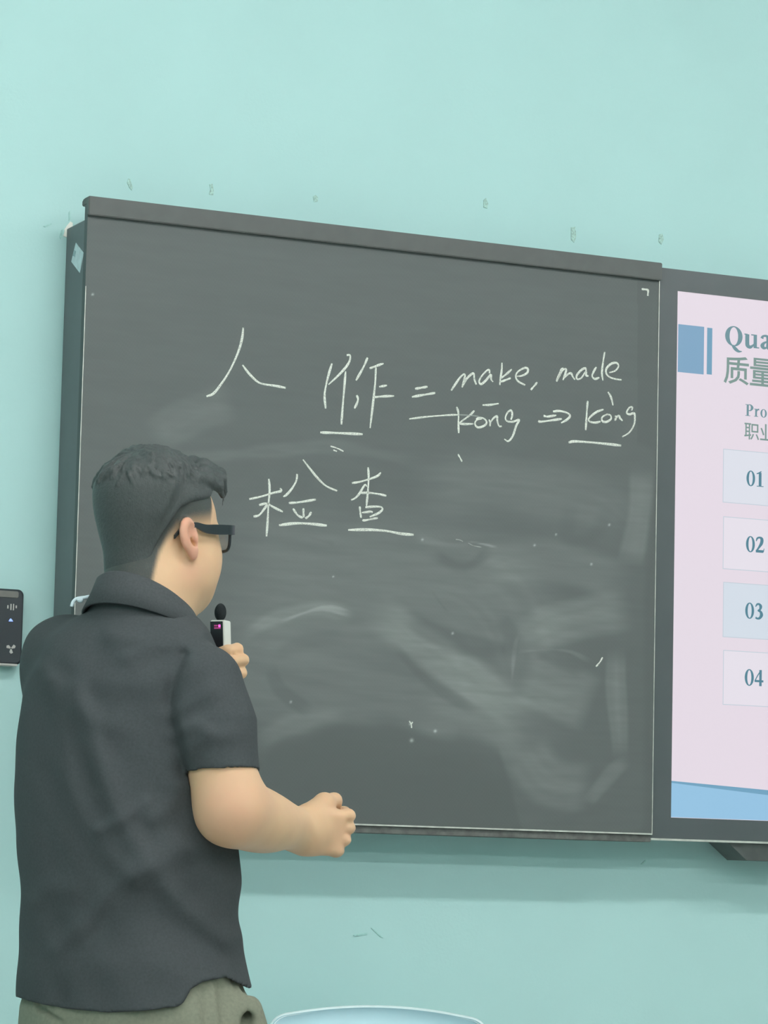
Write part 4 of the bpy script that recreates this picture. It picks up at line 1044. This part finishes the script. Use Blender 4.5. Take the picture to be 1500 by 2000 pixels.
for s_ in (-1, 1):
    rp_ = rim_pts(s_); tube('rim', rp_, .0026, M_GLF, gl, 8, closed=True)
    c = sum(rp_)/len(rp_); V = [c-FH*.0008]+[q-FH*.0008 for q in rp_]+[c+FH*.0008]+[q+FH*.0008 for q in rp_]; n = len(rp_)
    Fc = [(0, 1+(k+1) % n, 1+k) for k in range(n)]+[(n+1, n+2+k, n+2+(k+1) % n) for k in range(n)]
    mesh('lens', V, Fc, M_LENS, gl, smooth=True)
    # temple arm: deep at the hinge, slimmer to the ear, hooked behind it
    st = [(.0135, .0660, .0115, .0075, .003), (.008, .0715, .0105, .0075, .003), (-.010, .0785, .009, .0078, .0028), (-.040, .0825, .0065, .0080, .0025), (-.062, .0835, .006, .0065, .0022), (-.082, .0825, .010, .0042, .002), (-.098, .078, .005, .0036, .002), (-.110, .076, -.004, .0034, .002), (-.117, .075, -.012, .003, .002)]
    C = catmull(st, 5); V = []; Fc = []
    for (fo, l, zz, hh, tt) in C:
        for (a, b) in ((-1, -1), (1, -1), (1, 1), (-1, 1)): V.append(gp(fo, s_*l, zz)+RH*a*tt+ZU*b*hh)
    for k in range(len(C)-1):
        for j in range(4): Fc.append((4*k+j, 4*k+(j+1) % 4, 4*k+4+(j+1) % 4, 4*k+4+j))
    Fc += [(3, 2, 1, 0), tuple(4*(len(C)-1)+j for j in range(4))]
    ob = mesh('temple', V, Fc, M_GLF, gl)
    bm = bmesh.new(); bm.from_mesh(ob.data); bmesh.ops.recalc_face_normals(bm, faces=bm.faces); bm.to_mesh(ob.data); bm.free()
    blob('hinge', gp(.0125, s_*.0655, .0115), (.0022, .0036, .003), HFR, M_HINGE, ob, 6)
tube('bridge', [gp(.019, -.009, .0), gp(.0205, 0, .003), gp(.019, .009, .0)], .0026, M_GLF, gl, 8)

# ------------------------------------------------------------------ microphone
M_FOAM = mat('black_foam', (.030, .036, .038), rough=.95, spec=.05, noise=(500, .25, 3), bump=(700, .6, .001)); M_MICW = mat('white_mic_plastic', (.72, .74, .68), rough=.4, noise=(30, .03, 2))
M_MICB = mat('glossy_black_panel', (.018, .018, .022), rough=.15, spec=.5, noise=(30, .05, 2)); M_PINK = mat('pink_led', (.6, .1, .4), emit=('#ff5fd0', 1.3), noise=(20, .05, 2)); M_PINKD = mat('pink_led_dim', (.3, .08, .2), emit=('#b02f78', .5), noise=(20, .05, 2))
vm = .245
MO = L(437, 1300, vm); mic = top_thing('microphone', 'small white handheld microphone with black foam tip and pink light', 'microphone', MO)
be = math.radians(24); mf = vec(-math.sin(be), -math.cos(be), 0); mr = vec(math.cos(be), -math.sin(be), 0); mu_ = nrm(vec(-.05, .0, 1)); MM = Matrix((tuple(mr)+(0,), tuple(-mf)+(0,), tuple(mu_)+(0,), (0, 0, 0, 1))).transposed()
zt2 = L(437, 1212, vm)[2]-MO[2]
mic_c = L(434, 1212, vm)-MO
Tm = Matrix.Translation(Vector((mic_c[0]+.001, 0, 0)))@MM
box('mic_body', (-.0135, -.0125, -.055), (.0135, .0125, zt2), M_MICW, mic, bevel=.003, seg=3, M=Tm)
box('front_panel', (-.0128, -.0142, zt2-.050), (.0105, -.0120, zt2-.0025), M_MICB, mic, bevel=.0009, M=Tm)
box('status_light', (.0030, -.0150, zt2-.0125), (.0068, -.0138, zt2-.0080), M_PINK, mic, bevel=.0005, M=Tm)
box('status_text', (-.0050, -.0146, zt2-.0110), (.0018, -.0138, zt2-.0085), M_PINKD, mic, M=Tm); box('status_text', (-.0050, -.0146, zt2-.0150), (.0070, -.0138, zt2-.0125), M_PINKD, mic, M=Tm)
fc = L(430.5, 1196, vm)-MO; blob('foam_tip', fc, (.0100, .0100, .0150), np.eye(3), M_FOAM, mic, 14)
tube('mic_neck', [mic_c+vec(-.003, 0, -.002), fc], .004, M_MICB, mic, 10)

# small white curved piece on the far shoulder
M_CLIP = mat('white_clip_plastic', (.80, .90, .95), rough=.3, noise=(40, .04, 2))
pc = [L(a, b, .03+.0*k) for k, (a, b) in enumerate(((140, 1185), (143, 1176), (149, 1170), (158, 1168), (166, 1167), (175, 1165)))]
CLO = L(158, 1175, .03); clip = top_thing('shoulder_clip', 'small white curved clip on the far shoulder of the black shirt', 'clip', CLO)
tube('clip_arm', [p-CLO for p in catmull(pc, 4)], .003, M_CLIP, clip, 10); blob('clip_bead', L(157, 1172, .028)-CLO, (.0055, .004, .0045), np.eye(3), M_CLIP, clip, 8)

# ------------------------------------------------------------------ chair
M_CHAIR = mat('light_blue_plastic', (.64, .89, .97), rough=.4, spec=.4, noise=(12, .03, 2)); M_RIM_HIGHLIGHT = mat('rim_painted_highlight', (.82, .97, .98), rough=.35, noise=(12, .03, 2)); M_LEGM = mat('grey_steel_tube', (.45, .46, .47), rough=.35, metal=.7, noise=(40, .05, 2))  # rim colour: the highlight along the chair edge, painted in as paler blue
DC = 6.02
ca = loc_raw(525, 1990, 0, DC); cb_ = loc_raw(955, 1990, 0, DC); ctop = loc_raw(740, 1963, 0, DC)
cw = (cb_[0]-ca[0])/2; ccen = (ca[0]+cb_[0])/2; ztop = ctop[2]-.008
cw_org = CAM+UH*ccen+VH*DC; cw_org[2] = 0
chair = thing('chair', 'light blue plastic chair with a rounded backrest below the chalkboard', 'chair', tuple(cw_org), rotz=-YAW)
def back_y(x, zz): return .03*(1-(x/cw)**2)+.08*(zz-.5)/.35        # dished and leaning back towards the wall
outl = []
hgt = .36; r_ = .035
zs = ztop-hgt
outl_pts = []
for k in range(9): a = PI+PI/2*k/8; outl_pts.append((-cw+.02+r_+r_*math.cos(a), zs+r_+r_*math.sin(a)))
for k in range(9): a = 1.5*PI+PI/2*k/8; outl_pts.append((cw-.02-r_+r_*math.cos(a), zs+r_+r_*math.sin(a)))
for k in range(7): a = 0+PI/2*.88*k/6; outl_pts.append((cw-r_+r_*math.cos(a), ztop-.016-r_+r_*math.sin(a)))
for k in range(1, 16): x = (cw-r_)-(2*(cw-r_))*k/16; outl_pts.append((x, ztop-.016*(x/(cw-r_))**2+.0))
for k in range(7): a = PI/2*1.12+PI/2*.88*k/6; outl_pts.append((-cw+r_+r_*math.cos(a), ztop-.016-r_+r_*math.sin(a)))
n = len(outl_pts); cx_, cz_ = 0, ztop-hgt/2; V = []; Fc = []
steps = [0, .3, .6, .85, 1.0]
for sd in (-.006, .006):
    for s in steps:
        for (x, zz) in outl_pts:
            xx, z2 = cx_+(x-cx_)*s, cz_+(zz-cz_)*s; V.append((xx, back_y(xx, z2)+sd, z2))
for side in range(2):
    b0 = side*len(steps)*n
    for i in range(len(steps)-1):
        for k in range(n):
            q = (b0+i*n+k, b0+i*n+(k+1) % n, b0+(i+1)*n+(k+1) % n, b0+(i+1)*n+k); Fc.append(q if side else q[::-1])
e0 = (len(steps)-1)*n; e1_ = len(steps)*n+e0
for k in range(n): Fc.append((e0+k, e0+(k+1) % n, e1_+(k+1) % n, e1_+k))
backrest = mesh('backrest', V, Fc, M_CHAIR, chair, smooth=True)
tube('rim', [(x*.995, back_y(x, zz), zz*1.0-.002) for x, zz in outl_pts], .0062, M_RIM_HIGHLIGHT, backrest, 8, closed=True)  # rolled lip; its paler tone is the edge highlight put into the colour
bm = bmesh.new(); gxn, gyn = 14, 14; gv = []
for th in (0, -.012):
    gv.append([[bm.verts.new((-.20+.40*i/gxn, -.40+.42*j/gyn, .445+.012*((i/gxn-.5)*2)**2-.02*max(0, .25-j/gyn)+th)) for j in range(gyn+1)] for i in range(gxn+1)])
for i in range(gxn):
    for j in range(gyn):
        bm.faces.new((gv[0][i][j], gv[0][i+1][j], gv[0][i+1][j+1], gv[0][i][j+1])); bm.faces.new((gv[1][i][j+1], gv[1][i+1][j+1], gv[1][i+1][j], gv[1][i][j]))
for i in range(gxn): bm.faces.new((gv[1][i][0], gv[1][i+1][0], gv[0][i+1][0], gv[0][i][0])); bm.faces.new((gv[0][i][gyn], gv[0][i+1][gyn], gv[1][i+1][gyn], gv[1][i][gyn]))
for j in range(gyn): bm.faces.new((gv[0][0][j], gv[0][0][j+1], gv[1][0][j+1], gv[1][0][j])); bm.faces.new((gv[1][gxn][j], gv[1][gxn][j+1], gv[0][gxn][j+1], gv[0][gxn][j]))
from_bm('seat', bm, M_CHAIR, chair, smooth=True)
for sx in (-1, 1):
    tube('leg', [(sx*.165, -.30, .437), (sx*.19, -.37, .01)], .0125, M_LEGM, chair, 12); tube('leg', [(sx*.165, -.05, .437), (sx*.19, .09, .01)], .0125, M_LEGM, chair, 12)
    tube('back_support', [(sx*.15, -.06, .43), (sx*.15, .02, .46), (sx*.15, back_y(.15, .6)+.012, .60), (sx*.15, back_y(.15, .7)+.012, .70)], .010, M_LEGM, chair, 10)
for (a, b) in ((-.30, -.30), (-.05, -.05)): tube('crossbar', [(-.165, a, .433), (.165, b, .433)], .010, M_LEGM, chair, 10)
